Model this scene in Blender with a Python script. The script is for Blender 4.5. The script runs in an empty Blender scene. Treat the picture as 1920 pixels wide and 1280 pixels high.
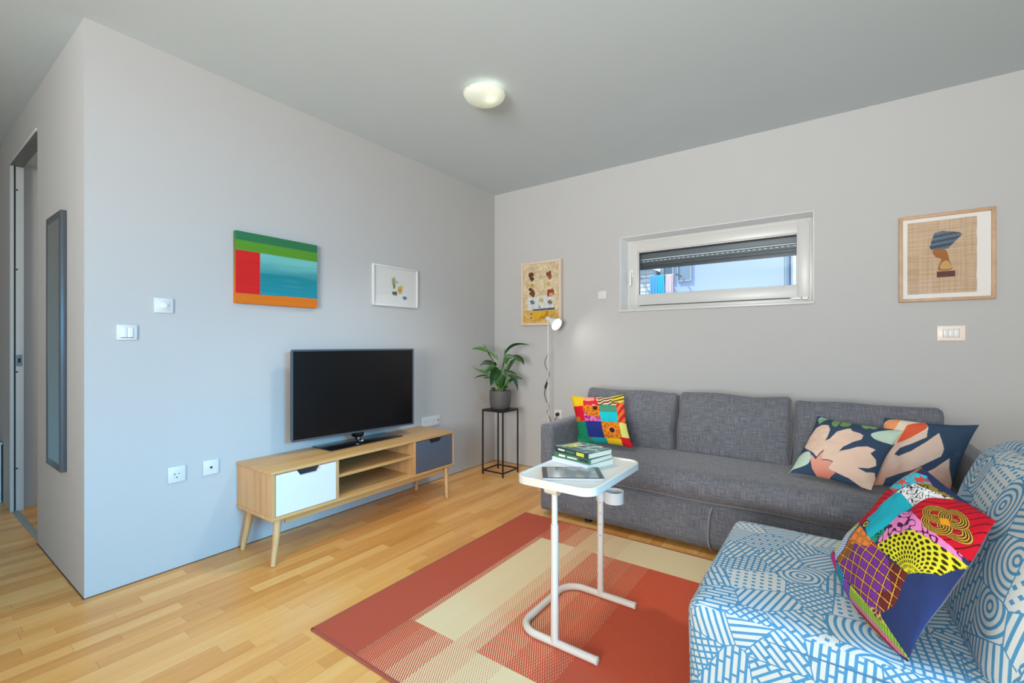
import bpy, bmesh, math, random
import numpy as np
from mathutils import Vector, Matrix, noise
random.seed(7)
S = bpy.context.scene
COL = S.collection
# ------------------------------------------------------------------ camera
FPX, CX, HY, TH = 855.0, 960.0, 645.0, math.radians(35.43)
CAM = Vector((2.8233, -3.6652, 1.175))
cd = bpy.data.cameras.new('camera'); cam = bpy.data.objects.new('camera', cd); COL.objects.link(cam)
cam.location = CAM; cam.rotation_euler = (math.pi/2, 0, TH)
cd.sensor_width = 36; cd.lens = FPX*36/1920; cd.shift_y = (HY-640)/1920; cd.clip_start = .05
S.camera = cam
S.view_settings.view_transform = 'Standard'; S.view_settings.look = 'None'
S.view_settings.gamma = 1; S.view_settings.use_curve_mapping = False
S.view_settings.exposure = 0.19
S.cycles.max_bounces = 10; S.cycles.diffuse_bounces = 6; S.cycles.transparent_max_bounces = 12
S.cycles.use_denoising = True
S.cycles.sample_clamp_indirect = 6
# ------------------------------------------------------------------ world and lights
w = bpy.data.worlds.new('sky'); S.world = w; w.use_nodes = True
bg = w.node_tree.nodes['Background']; bg.inputs[0].default_value = (.62, .80, 1.0, 1); bg.inputs[1].default_value = 1.35

def area(name, loc, target, sx, sy, power, col, spread=180):
    l = bpy.data.lights.new(name, 'AREA'); l.shape = 'RECTANGLE'; l.size = sx; l.size_y = sy
    l.energy = power; l.color = col; l.spread = math.radians(spread)
    o = bpy.data.objects.new(name, l); COL.objects.link(o); o.location = loc
    o.rotation_euler = (Vector(target)-Vector(loc)).to_track_quat('-Z', 'Y').to_euler()
    return o
area('balcony_daylight', (4.38, -3.55, 1.15), (0.2, -2.4, 1.3), 2.3, 1.9, 4, (1.0, .98, .95), 170)
area('skylight_over_balcony', (7.6, -3.3, 2.35), (0.0, -2.6, .3), 2.0, 1.5, 56, (.02, .52, 1.0), 60)
area('kitchen_daylight', (2.78, -6.45, 1.5), (1.9, 0, 3.9), 1.7, 1.5, 108, (1.0, .99, .97), 112)
area('passage_fill', (-1.45, -1.6, 2.2), (-1.6, -3.2, .6), .6, .6, 5, (.95, .98, 1.0), 170)  # fill lamp added to brighten the passage
sl = bpy.data.lights.new('sun', 'SUN'); sl.energy = 3.0; sl.angle = .01; sl.color = (1, .96, .9)
so = bpy.data.objects.new('sun', sl); COL.objects.link(so)
so.rotation_euler = Vector((.55, .45, -.9)).to_track_quat('-Z', 'Y').to_euler()

# ------------------------------------------------------------------ pixel -> world helpers (measured from the photograph)
Rv = Vector((math.cos(TH), math.sin(TH))); Fv = Vector((-math.sin(TH), math.cos(TH)))
def ray(px): return Fv + Rv*((px-CX)/FPX)
def PY(px, py, y):
    r = ray(px); d = (y-CAM.y)/r.y; return Vector((CAM.x+d*r.x, y, CAM.z-(py-HY)*d/FPX))
def PX(px, py, x):
    r = ray(px); d = (x-CAM.x)/r.x; return Vector((x, CAM.y+d*r.y, CAM.z-(py-HY)*d/FPX))
def PZ(px, py, z):
    d = FPX*(CAM.z-z)/(py-HY); r = ray(px); return Vector((CAM.x+d*r.x, CAM.y+d*r.y, z))
def PD(px, py, d):
    r = ray(px); return Vector((CAM.x+d*r.x, CAM.y+d*r.y, CAM.z-(py-HY)*d/FPX))
def screen(p):
    v = Vector((p[0]-CAM.x, p[1]-CAM.y)); d = v.dot(Fv)
    if d < .1: return None
    return CX+FPX*v.dot(Rv)/d, HY-FPX*(p[2]-CAM.z)/d, d

# ------------------------------------------------------------------ colour + materials
def lin(c):
    c = c/255
    return c/12.92 if c <= .04045 else ((c+.055)/1.055)**2.4
def C(r, g, b): return (lin(r), lin(g), lin(b), 1)
MATS = {}
def mat(name, col=(.8, .8, .8, 1), rough=.5, metal=0, bump=0, bscale=200, var=0, vscale=3, emit=None, estr=0, spec=.5, sheen=0, stretch=(1, 1, 1), trans=0):
    if name in MATS: return MATS[name]
    m = bpy.data.materials.new(name); m.use_nodes = True; nt = m.node_tree; N = nt.nodes; L = nt.links
    b = N['Principled BSDF']; MATS[name] = m
    b.inputs['Base Color'].default_value = col; b.inputs['Roughness'].default_value = rough
    b.inputs['Metallic'].default_value = metal; b.inputs['Specular IOR Level'].default_value = spec
    b.inputs['Sheen Weight'].default_value = sheen; b.inputs['Transmission Weight'].default_value = trans
    tc = N.new('ShaderNodeTexCoord'); mp = N.new('ShaderNodeMapping'); mp.inputs['Scale'].default_value = stretch
    L.new(tc.outputs['Object'], mp.inputs[0])
    n = N.new('ShaderNodeTexNoise'); n.inputs['Scale'].default_value = vscale; n.inputs['Detail'].default_value = 4
    L.new(mp.outputs[0], n.inputs['Vector'])
    hs = N.new('ShaderNodeHueSaturation'); hs.inputs['Color'].default_value = col
    mr = N.new('ShaderNodeMapRange'); mr.inputs[3].default_value = 1-max(var, .02); mr.inputs[4].default_value = 1+max(var, .02)
    L.new(n.outputs['Fac'], mr.inputs[0]); L.new(mr.outputs[0], hs.inputs['Value']); L.new(hs.outputs[0], b.inputs['Base Color'])
    if bump:
        n2 = N.new('ShaderNodeTexNoise'); n2.inputs['Scale'].default_value = bscale; L.new(mp.outputs[0], n2.inputs['Vector'])
        bp = N.new('ShaderNodeBump'); bp.inputs['Strength'].default_value = bump; bp.inputs['Distance'].default_value = .002
        L.new(n2.outputs['Fac'], bp.inputs['Height']); L.new(bp.outputs[0], b.inputs['Normal'])
    if emit:
        b.inputs['Emission Color'].default_value = emit; b.inputs['Emission Strength'].default_value = estr
    return m

def nodes(name):
    m = bpy.data.materials.new(name); m.use_nodes = True; MATS[name] = m
    return m, m.node_tree.nodes, m.node_tree.links, m.node_tree.nodes['Principled BSDF']
class NB:
    """small helper to write node maths"""
    def __init__(s, N, L): s.N, s.L = N, L
    def m(s, op, a, b=None, c=None):
        n = s.N.new('ShaderNodeMath'); n.operation = op
        for i, v in enumerate((a, b, c)):
            if v is None: continue
            if isinstance(v, (int, float)): n.inputs[i].default_value = v
            else: s.L.new(v, n.inputs[i])
        return n.outputs[0]
    def mix(s, f, a, b):
        n = s.N.new('ShaderNodeMix'); n.data_type = 'RGBA'
        for k, v in ((0, f), (6, a), (7, b)):
            if isinstance(v, (int, float, tuple)): n.inputs[k].default_value = v
            else: s.L.new(v, n.inputs[k])
        return n.outputs[2]
    def noise(s, vec, scale, detail=3, st=None, dist=0):
        if st:
            mp = s.N.new('ShaderNodeMapping'); mp.inputs['Scale'].default_value = st; s.L.new(vec, mp.inputs[0]); vec = mp.outputs[0]
        n = s.N.new('ShaderNodeTexNoise'); n.inputs['Scale'].default_value = scale; n.inputs['Detail'].default_value = detail
        n.inputs['Distortion'].default_value = dist
        s.L.new(vec, n.inputs['Vector']); return n.outputs['Fac']
    def ramp(s, f, stops):
        n = s.N.new('ShaderNodeValToRGB'); e = n.color_ramp.elements
        while len(e) < len(stops): e.new(.5)
        for el, (p, c) in zip(e, stops): el.position = p; el.color = c
        s.L.new(f, n.inputs[0]); return n.outputs[0]
    def bump(s, h, st, dist, b):
        n = s.N.new('ShaderNodeBump'); n.inputs['Strength'].default_value = st; n.inputs['Distance'].default_value = dist
        s.L.new(h, n.inputs['Height']); s.L.new(n.outputs[0], b.inputs['Normal'])

def painted(name, rough=.8, bump=.35, weave=900, coat=0):
    """colour read from the mesh's painted attribute (printed cloth, canvas, paper)"""
    m, N, L, b = nodes(name)
    a = N.new('ShaderNodeAttribute'); a.attribute_name = 'Col'; L.new(a.outputs['Color'], b.inputs['Base Color'])
    b.inputs['Roughness'].default_value = rough; b.inputs['Specular IOR Level'].default_value = .25
    b.inputs['Coat Weight'].default_value = coat
    if bump:
        q = NB(N, L); tc = N.new('ShaderNodeTexCoord'); q.bump(q.noise(tc.outputs['Object'], weave, 2), bump, .001, b)
    return m

def wood(name, c1, c2, c3, axis=(30, 2, 30), rough=.45, rnd='island', spread=.5, big=1.0):
    m, N, L, b = nodes(name); q = NB(N, L)
    g = N.new('ShaderNodeNewGeometry'); oi = N.new('ShaderNodeObjectInfo')
    r = {'island': g.outputs['Random Per Island'], 'object': oi.outputs['Random']}[rnd]
    va = N.new('ShaderNodeVectorMath'); va.operation = 'ADD'; L.new(g.outputs['Position'], va.inputs[0])
    cb = N.new('ShaderNodeCombineXYZ'); k = q.m('MULTIPLY', r, 37.0)
    for i in range(3): L.new(k, cb.inputs[i])
    L.new(cb.outputs[0], va.inputs[1]); v = va.outputs[0]
    f1 = q.noise(v, 1.0, 5, tuple(a*big for a in axis), .4)
    f2 = q.noise(v, 6.0, 3, axis)
    f = q.m('ADD', q.m('MULTIPLY', f1, 1-spread), q.m('MULTIPLY', r, spread))
    c = q.ramp(f, [(.12, c1), (.5, c2), (.88, c3)])
    c = q.mix(q.m('MULTIPLY', q.m('GREATER_THAN', f2, .62), .12), c, c1)
    L.new(c, b.inputs['Base Color']); b.inputs['Roughness'].default_value = rough
    b.inputs['Specular IOR Level'].default_value = .5
    q.bump(f2, .06, .001, b)
    return m

M_wall = mat('wall_paint', C(186, 186, 185), .9, bump=.05, bscale=160, spec=.2)
M_ceil = mat('ceiling_paint', C(200, 212, 217), .95, bump=.04, bscale=120, spec=.1)
M_white = mat('white_plastic', C(226, 225, 221), .35)
M_pvc = mat('white_window_frame', C(203, 203, 200), .35)
M_reveal = mat('daylit_reveal_white', C(240, 243, 244), .6)  # paler than the wall paint: daylight on the reveal put into the colour
M_switch = mat('switch_plastic', C(211, 212, 212), .35)
M_switchwarm = mat('cream_switch_plastic', C(240, 226, 214), .35)
M_dark = mat('dark_gap', C(40, 40, 42), .6)
M_black = mat('black_metal', C(26, 24, 25), .45, metal=.0, bump=.1)
M_blackgloss = mat('black_gloss', C(16, 17, 19), .12)
M_tvbezel = mat('dark_silver_bezel', C(96, 104, 114), .3, metal=.5)
M_screen = mat('tv_screen', C(7, 7, 8), .25, spec=.5)
M_chrome = mat('chrome', C(190, 190, 190), .2, metal=1)
M_steel = mat('brushed_steel', C(140, 142, 140), .4, metal=.8)
M_cream = mat('cream_powder_coat', C(212, 206, 196), .42)
M_tableTop = mat('cream_table_laminate', C(214, 209, 200), .4, bump=.05, bscale=500)
M_cup = mat('pale_cup_ring', C(202, 206, 206), .4)
M_pot = mat('dark_pot_glaze', C(84, 82, 80), .6, var=.08, vscale=20, bump=.2, bscale=90)
M_soil = mat('potting_soil', C(45, 34, 26), .95, bump=1, bscale=120, var=.3, vscale=60)
M_stem = mat('green_stem', C(96, 130, 62), .5)
M_mirror = mat('mirror_glass', C(214, 209, 188), .02, metal=1)
M_mirrorframe = mat('grey_mirror_frame', C(88, 91, 96), .35, metal=.3, bump=.1)
M_doorframe = mat('door_frame_paint', C(205, 208, 206), .45)
M_doortrack = mat('grey_door_track', C(112, 116, 114), .5, metal=.2)
M_shutter = mat('grey_roller_shutter', C(96, 104, 108), .5, metal=.1)
M_shutterbox = mat('dark_shutter_box', C(62, 68, 72), .5)
M_alu = mat('light_aluminium', C(224, 230, 232), .4)
M_facade = mat('blue_white_facade', C(190, 206, 236), .9, var=.05, vscale=1.2, bump=.1, bscale=30)
M_brick = mat('white_brick_face', C(238, 238, 236), .9, var=.06, vscale=9, bump=.3, bscale=60)
M_mortar = mat('pale_mortar', C(205, 210, 214), .95)
M_outglass = mat('grey_outdoor_pane', C(150, 172, 190), .2)
M_towelA = mat('turquoise_towel', C(60, 196, 224), .9, bump=.3)
M_towelB = mat('blue_towel', C(96, 176, 230), .9, bump=.3)
M_drawerW = mat('white_drawer_front', C(222, 226, 232), .35)
M_drawerG = mat('slate_drawer_front', C(84, 94, 110), .4)
M_flat_pages = mat('book_pages', C(226, 218, 196), .85, bump=.5, bscale=400, stretch=(1, 1, 40))
M_covW = mat('pale_blue_book_cover', C(206, 218, 230), .4)
M_covG = mat('green_book_cover', C(70, 112, 76), .4)
M_covK = mat('dark_teal_book_cover', C(44, 62, 66), .4)
M_paper = mat('white_mount_board', C(226, 224, 220), .8)
M_frameoak = wood('oak_picture_frame', C(160, 124, 92), C(190, 154, 118), C(206, 172, 138), (20, 20, 20), .5, 'object', .2)
M_framecream = mat('limed_wood_frame', C(214, 196, 178), .6, var=.06, vscale=30)
M_framewhite = mat('thin_white_frame', C(216, 216, 212), .4)
M_sofaleg = mat('black_plastic_foot', C(24, 22, 22), .5)
M_blueback = mat('navy_cotton', C(38, 52, 96), .85, bump=.4, bscale=700, sheen=.2)
M_blackcord = mat('black_cord', C(34, 34, 36), .5)
M_whitecord = mat('white_metal_tube', C(224, 224, 222), .35)
M_oak = wood('oak_cabinet', C(176, 128, 72), C(202, 156, 98), C(220, 178, 122), (26, 1.6, 26), .42, 'object', .12)
M_oakv = wood('oak_cabinet_upright', C(176, 128, 76), C(200, 156, 104), C(218, 180, 132), (26, 26, 1.6), .42, 'object', .12)
M_leg = wood('oak_leg', C(168, 126, 76), C(198, 158, 104), C(214, 178, 126), (40, 40, 3), .42, 'object', .12)
FC = (C(204, 134, 66), C(230, 168, 92), C(244, 194, 124))
M_fl_obj = wood('beech_parquet', *FC, (22, 1.3, 22), .3, 'object', .45)
M_fl_isl = wood('beech_parquet_joined', *FC, (22, 1.3, 22), .3, 'island', .45)
M_gap = mat('parquet_joint', C(104, 66, 36), .8)

def glassy(name, tint=(1, 1, 1, 1), rough=0.0, ior=1.5, boost=1.0):
    m, N, L, b = nodes(name); q = NB(N, L)
    t = N.new('ShaderNodeBsdfTransparent'); t.inputs[0].default_value = tint
    g = N.new('ShaderNodeBsdfGlossy'); g.inputs['Roughness'].default_value = rough
    f = N.new('ShaderNodeFresnel'); f.inputs[0].default_value = ior
    ge = N.new('ShaderNodeNewGeometry')
    x = N.new('ShaderNodeMixShader'); L.new(q.m('MULTIPLY', q.m('MULTIPLY', f.outputs[0], boost), q.m('SUBTRACT', 1, ge.outputs['Backfacing'])), x.inputs[0]); L.new(t.outputs[0], x.inputs[1]); L.new(g.outputs[0], x.inputs[2])
    L.new(x.outputs[0], N['Material Output'].inputs[0]); return m
M_glass = glassy('clear_glass', (.97, .99, 1, 1), 0, 1.5, 1.4)
M_pictureglass = glassy('picture_glass', (1, 1, 1, 1), 0.005, 1.5, .8)

# lamp bowl: milky glass that lets the bulb shine through
m, N, L, b = nodes('milky_lamp_glass'); q = NB(N, L)
tr = N.new('ShaderNodeBsdfTranslucent'); tr.inputs[0].default_value = (.82, .84, .76, 1)
di = N.new('ShaderNodeBsdfDiffuse'); di.inputs[0].default_value = (.85, .87, .83, 1)
em = N.new('ShaderNodeEmission'); em.inputs[0].default_value = (.86, .9, .8, 1); em.inputs[1].default_value = .07
x1 = N.new('ShaderNodeMixShader'); x1.inputs[0].default_value = .45; L.new(tr.outputs[0], x1.inputs[1]); L.new(di.outputs[0], x1.inputs[2])
x2 = N.new('ShaderNodeAddShader'); L.new(x1.outputs[0], x2.inputs[0]); L.new(em.outputs[0], x2.inputs[1]); L.new(x2.outputs[0], N['Material Output'].inputs[0])
tc = N.new('ShaderNodeTexCoord'); vo = N.new('ShaderNodeTexVoronoi'); vo.inputs['Scale'].default_value = 130; L.new(tc.outputs['Object'], vo.inputs[0])
bp = N.new('ShaderNodeBump'); bp.inputs[0].default_value = .5; bp.inputs[1].default_value = .002; L.new(vo.outputs[0], bp.inputs['Height'])
L.new(bp.outputs[0], tr.inputs['Normal']); L.new(bp.outputs[0], di.inputs['Normal'])
M_milky = m
M_bulb = mat('lamp_bulb', (1, 1, 1, 1), .5, emit=(1, .93, .78, 1), estr=6)
M_spot = mat('spot_bulb', (1, 1, 1, 1), .5, emit=(1, .97, .9, 1), estr=2.5)

# grey slub sofa cloth
def slub(name, c1, c2, c3):
    m, N, L, b = nodes(name); q = NB(N, L)
    uv = N.new('ShaderNodeUVMap'); uv.uv_map = 'UVMap'
    a = q.noise(uv.outputs[0], 1, 4, (14, 260, 1)); bb = q.noise(uv.outputs[0], 1, 4, (260, 14, 1)); c_ = q.noise(uv.outputs[0], 900, 1)
    f = q.m('ADD', q.m('MULTIPLY', q.m('ADD', a, bb), .42), q.m('MULTIPLY', c_, .16))
    L.new(q.ramp(f, [(.36, c1), (.5, c2), (.64, c3)]), b.inputs['Base Color'])
    b.inputs['Roughness'].default_value = .92; b.inputs['Specular IOR Level'].default_value = .15; b.inputs['Sheen Weight'].default_value = .3; b.inputs['Sheen Roughness'].default_value = .4
    q.bump(f, .35, .0015, b); return m
M_sofa = slub('grey_slub_cloth', C(80, 82, 88), C(105, 107, 114), C(134, 136, 143))
M_strap = mat('grey_strap_cloth', C(118, 120, 128), .9)

# blue and white block print
m, N, L, b = nodes('blue_white_print_cloth'); q = NB(N, L)
uvn = N.new('ShaderNodeUVMap'); uvn.uv_map = 'UVMap'; UV = uvn.outputs[0]
SC = 8.0
vo = N.new('ShaderNodeTexVoronoi'); vo.voronoi_dimensions = '2D'; vo.inputs['Scale'].default_value = SC; vo.inputs['Randomness'].default_value = .8
ve = N.new('ShaderNodeTexVoronoi'); ve.voronoi_dimensions = '2D'; ve.feature = 'DISTANCE_TO_EDGE'; ve.inputs['Scale'].default_value = SC; ve.inputs['Randomness'].default_value = .8
L.new(UV, vo.inputs['Vector']); L.new(UV, ve.inputs['Vector'])
sc = N.new('ShaderNodeSeparateColor'); L.new(vo.outputs['Color'], sc.inputs[0])
su = N.new('ShaderNodeSeparateXYZ'); L.new(UV, su.inputs[0]); sp = N.new('ShaderNodeSeparateXYZ'); L.new(vo.outputs['Position'], sp.inputs[0])
lx = q.m('SUBTRACT', su.outputs[0], sp.outputs[0]); ly = q.m('SUBTRACT', su.outputs[1], sp.outputs[1])
ang = q.m('MULTIPLY', q.m('FLOOR', q.m('MULTIPLY', sc.outputs[0], 7.99)), math.pi/8+.02)
ca, sa = q.m('COSINE', ang), q.m('SINE', ang)
ra = q.m('ADD', q.m('MULTIPLY', lx, ca), q.m('MULTIPLY', ly, sa)); rb = q.m('SUBTRACT', q.m('MULTIPLY', ly, ca), q.m('MULTIPLY', lx, sa))
P = .0185
def fr(v, p): return q.m('FRACT', q.m('ADD', q.m('DIVIDE', v, p), 100.13))
sA = q.m('LESS_THAN', fr(ra, P), .60)
row = q.m('FLOOR', q.m('ADD', q.m('DIVIDE', ra, P), 100.13))
sB = q.m('GREATER_THAN', fr(q.m('ADD', rb, q.m('MULTIPLY', row, .021)), P*3.6), .11)
bars = q.m('MULTIPLY', sA, sB)
oy = q.m('SUBTRACT', rb, q.m('MULTIPLY', q.m('SUBTRACT', sc.outputs[2], .5), .14))
rad = q.m('SQRT', q.m('ADD', q.m('MULTIPLY', ra, ra), q.m('MULTIPLY', oy, oy)))
arc = q.m('LESS_THAN', fr(rad, P), .58)
hsh = q.m('MAXIMUM', q.m('LESS_THAN', fr(ra, P*1.25), .55), q.m('LESS_THAN', fr(rb, P*1.25), .55))
dia = q.m('MULTIPLY', q.m('LESS_THAN', fr(ra, P), .66), q.m('LESS_THAN', fr(rb, P), .66))
longb = sA
t = sc.outputs[1]
def sel(th, a, c): # t<th ? a : c
    k = q.m('LESS_THAN', t, th); return q.m('ADD', q.m('MULTIPLY', k, a), q.m('MULTIPLY', q.m('SUBTRACT', 1, k), c))
pat = sel(.44, bars, sel(.56, arc, sel(.66, hsh, sel(.76, dia, longb))))
pat = q.m('MULTIPLY', pat, q.m('GREATER_THAN', ve.outputs['Distance'], .014))
fine = q.noise(UV, 700, 1)
BL = q.mix(fine, C(64, 124, 164), C(88, 148, 184))
colr = q.mix(pat, BL, C(196, 201, 199))
dot = q.m('MULTIPLY', q.m('LESS_THAN', rad, .007), q.m('GREATER_THAN', sc.outputs[2], .93))
colr = q.mix(dot, colr, C(214, 110, 74))
L.new(colr, b.inputs['Base Color']); b.inputs['Roughness'].default_value = .9; b.inputs['Specular IOR Level'].default_value = .15
q.bump(fine, .2, .001, b)
M_print = m

# rug
m, N, L, b = nodes('flatwoven_rug'); q = NB(N, L)
g = N.new('ShaderNodeNewGeometry'); sx = N.new('ShaderNodeSeparateXYZ'); L.new(g.outputs['Position'], sx.inputs[0]); X, Y = sx.outputs[0], sx.outputs[1]
def steps(v, base, lst):
    o = base
    for pos, dv in lst:
        s_ = q.m('MULTIPLY', q.m('GREATER_THAN', v, pos), dv); o = s_ if o is None else q.m('ADD', o, s_)
    return o
fc = steps(X, None, [(1.375, .93), (1.50, -.06), (1.60, -.17), (1.655, -.10), (1.71, -.26), (1.84, -.10), (1.94, -.06), (2.03, -.18)])
fb = steps(X, None, [(1.345, .20), (1.43, .08), (1.51, .18), (1.60, .22), (1.72, .10), (1.84, .14), (2.03, .04)])
inner = q.m('MULTIPLY', q.m('GREATER_THAN', Y, -2.335), q.m('LESS_THAN', Y, -1.32))
pre = q.m('MULTIPLY', q.m('MULTIPLY', q.m('GREATER_THAN', X, 1.345), q.m('LESS_THAN', X, 1.375)), .35)
frac = q.m('ADD', q.m('MULTIPLY', inner, q.m('ADD', fc, pre)), q.m('MULTIPLY', q.m('SUBTRACT', 1, inner), fb))
d1 = q.m('ADD', q.m('MULTIPLY', X, .86), q.m('MULTIPLY', Y, .51)); d2 = q.m('SUBTRACT', q.m('MULTIPLY', X, .51), q.m('MULTIPLY', Y, .86))
strp = q.m('FRACT', q.m('ADD', q.m('DIVIDE', d1, .0085), 1000)); row = q.m('FLOOR', q.m('ADD', q.m('DIVIDE', d1, .0085), 1000))
st2 = q.m('FRACT', q.m('ADD', q.m('ADD', q.m('DIVIDE', d2, .017), q.m('MULTIPLY', row, .37)), 1000))
thr = q.m('ADD', q.m('MULTIPLY', strp, .8), q.m('MULTIPLY', st2, .2))
msk = q.m('LESS_THAN', thr, frac)
nz = q.noise(g.outputs['Position'], 380, 2)
red = q.mix(q.m('GREATER_THAN', X, 1.37), C(196, 96, 74), C(216, 98, 70))
red = q.mix(q.m('MULTIPLY', nz, .5), red, C(150, 58, 42)); crm = q.mix(q.m('MULTIPLY', nz, .6), C(238, 218, 176), C(196, 170, 124))
L.new(q.mix(msk, red, crm), b.inputs['Base Color']); b.inputs['Roughness'].default_value = .95; b.inputs['Specular IOR Level'].default_value = .1
q.bump(q.m('ADD', thr, nz), .5, .0015, b)
M_rug = m
M_rugedge = mat('rug_binding', C(160, 80, 64), .95, bump=.5, bscale=500)

M_cloth = painted('printed_cotton', .85, .4, 800)
M_canvas = painted('painted_canvas', .6, .3, 500)
M_impasto = painted('thick_oil_paint', .55, 1.0, 90)
M_papyrus = painted('papyrus_sheet', .85, .4, 300)
M_cover = painted('printed_book_cover', .35, 0)

m, N, L, b = nodes('glossy_leaf'); q = NB(N, L); oi = N.new('ShaderNodeObjectInfo'); tc = N.new('ShaderNodeTexCoord')
f = q.m('ADD', q.m('MULTIPLY', oi.outputs['Random'], .6), q.m('MULTIPLY', q.noise(tc.outputs['Object'], 30, 2), .4))
L.new(q.ramp(f, [(.2, C(20, 58, 18)), (.55, C(34, 84, 24)), (.9, C(74, 120, 40))]), b.inputs['Base Color']); b.inputs['Roughness'].default_value = .42
M_leaf = m

# ------------------------------------------------------------------ geometry helpers
class G:
    def __init__(s): s.v = []; s.f = []; s.mi = []; s.cur = 0
    def add(s, vs, fs):
        o = len(s.v); s.v += [tuple(p) for p in vs]; s.f += [tuple(i+o for i in f) for f in fs]; s.mi += [s.cur]*len(fs); return s
    def box(s, a, b):
        x0, y0, z0 = a; x1, y1, z1 = b
        return s.add([(x0, y0, z0), (x1, y0, z0), (x1, y1, z0), (x0, y1, z0), (x0, y0, z1), (x1, y0, z1), (x1, y1, z1), (x0, y1, z1)],
                     [(0, 3, 2, 1), (4, 5, 6, 7), (0, 1, 5, 4), (1, 2, 6, 5), (2, 3, 7, 6), (3, 0, 4, 7)])
    def bbox(s, a, b, r=.004, n=2):
        bm = bmesh.new(); bmesh.ops.create_cube(bm, size=1)
        c = [(a[i]+b[i])/2 for i in range(3)]; d = [abs(b[i]-a[i]) for i in range(3)]
        for v in bm.verts: v.co = Vector((c[0]+v.co.x*d[0], c[1]+v.co.y*d[1], c[2]+v.co.z*d[2]))
        bmesh.ops.bevel(bm, geom=bm.edges[:], offset=min(r, min(d)*.45), segments=n, affect='EDGES', profile=.5)
        return s.bm(bm)
    def bm(s, bm):
        bm.verts.index_update(); s.add([v.co[:] for v in bm.verts], [[v.index for v in f.verts] for f in bm.faces]); bm.free(); return s
    def prism(s, pts, ax, lo, hi):
        """polygon in the two other axes, extruded along axis ax"""
        n = len(pts); o = [i for i in range(3) if i != ax]; vs = []
        for h in (lo, hi):
            for p in pts:
                q_ = [0, 0, 0]; q_[o[0]] = p[0]; q_[o[1]] = p[1]; q_[ax] = h; vs.append(q_)
        fs = [tuple(range(n))[::-1], tuple(range(n, 2*n))]+[(i, (i+1) % n, n+(i+1) % n, n+i) for i in range(n)]
        return s.add(vs, fs)
    def tube(s, pts, r, n=10, cap=True):
        pts = [Vector(p) for p in pts]; rr = r if isinstance(r, (list, tuple)) else [r]*len(pts); vs = []; prev = None
        for i, p in enumerate(pts):
            t_ = (pts[min(i+1, len(pts)-1)]-pts[max(i-1, 0)]).normalized()
            if prev is None:
                u = t_.orthogonal().normalized()
            else:
                u = (prev-t_*prev.dot(t_)).normalized()
            prev = u; v_ = t_.cross(u)
            for k in range(n):
                a = 2*math.pi*k/n; vs.append(p+(u*math.cos(a)+v_*math.sin(a))*rr[i])
        fs = []
        for i in range(len(pts)-1):
            for k in range(n): fs.append((i*n+k, i*n+(k+1) % n, (i+1)*n+(k+1) % n, (i+1)*n+k))
        if cap: fs += [tuple(range(n))[::-1], tuple(range((len(pts)-1)*n, len(pts)*n))]
        return s.add(vs, fs)
    def lathe(s, c, prof, n=32, axis=None):
        """profile of (radius, height) turned about axis through c"""
        ax = Vector(axis or (0, 0, 1)).normalized(); u = ax.orthogonal().normalized(); v_ = ax.cross(u); c = Vector(c); vs = []
        for r, h in prof:
            for k in range(n):
                a = 2*math.pi*k/n; vs.append(c+ax*h+(u*math.cos(a)+v_*math.sin(a))*max(r, .0002))
        fs = [(i*n+k, i*n+(k+1) % n, (i+1)*n+(k+1) % n, (i+1)*n+k) for i in range(len(prof)-1) for k in range(n)]
        return s.add(vs, fs)

def rootof(o):
    while o.parent: o = o.parent
    return o
def obj(name, g, mt, parent=None, smooth=False, origin=None):
    me = bpy.data.meshes.new(name)
    o = bpy.data.objects.new(name, me); COL.objects.link(o)
    off = Vector((0, 0, 0))
    if parent is not None:
        o.parent = parent; off = Vector(rootof(parent).location)
    elif origin is not None:
        off = Vector(origin); o.location = off
    me.from_pydata([(v[0]-off.x, v[1]-off.y, v[2]-off.z) for v in g.v], [], g.f)
    for m_ in (mt if isinstance(mt, (list, tuple)) else [mt]): me.materials.append(m_)
    if any(g.mi): me.polygons.foreach_set('material_index', g.mi)
    if smooth:
        me.polygons.foreach_set('use_smooth', [True]*len(me.polygons))
        if smooth != 'all':
            try: me.set_sharp_from_angle(angle=math.radians(40))
            except Exception: pass
    me.update(); return o
def tag(o, label, cat, group=None):
    o['label'] = label; o['category'] = cat
    if group: o['group'] = group
    return o
def thing(name, label, cat, loc, group=None):
    o = bpy.data.objects.new(name, None); COL.objects.link(o); o.location = loc; o.empty_display_size = .1
    return tag(o, label, cat, group)
def struct(name, g, m_, parent=None, smooth=False):
    o = obj(name, g, m_, parent, smooth)
    if parent is None: o['kind'] = 'structure'
    return o
def lab(o, s): o['label'] = s; return o

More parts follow.
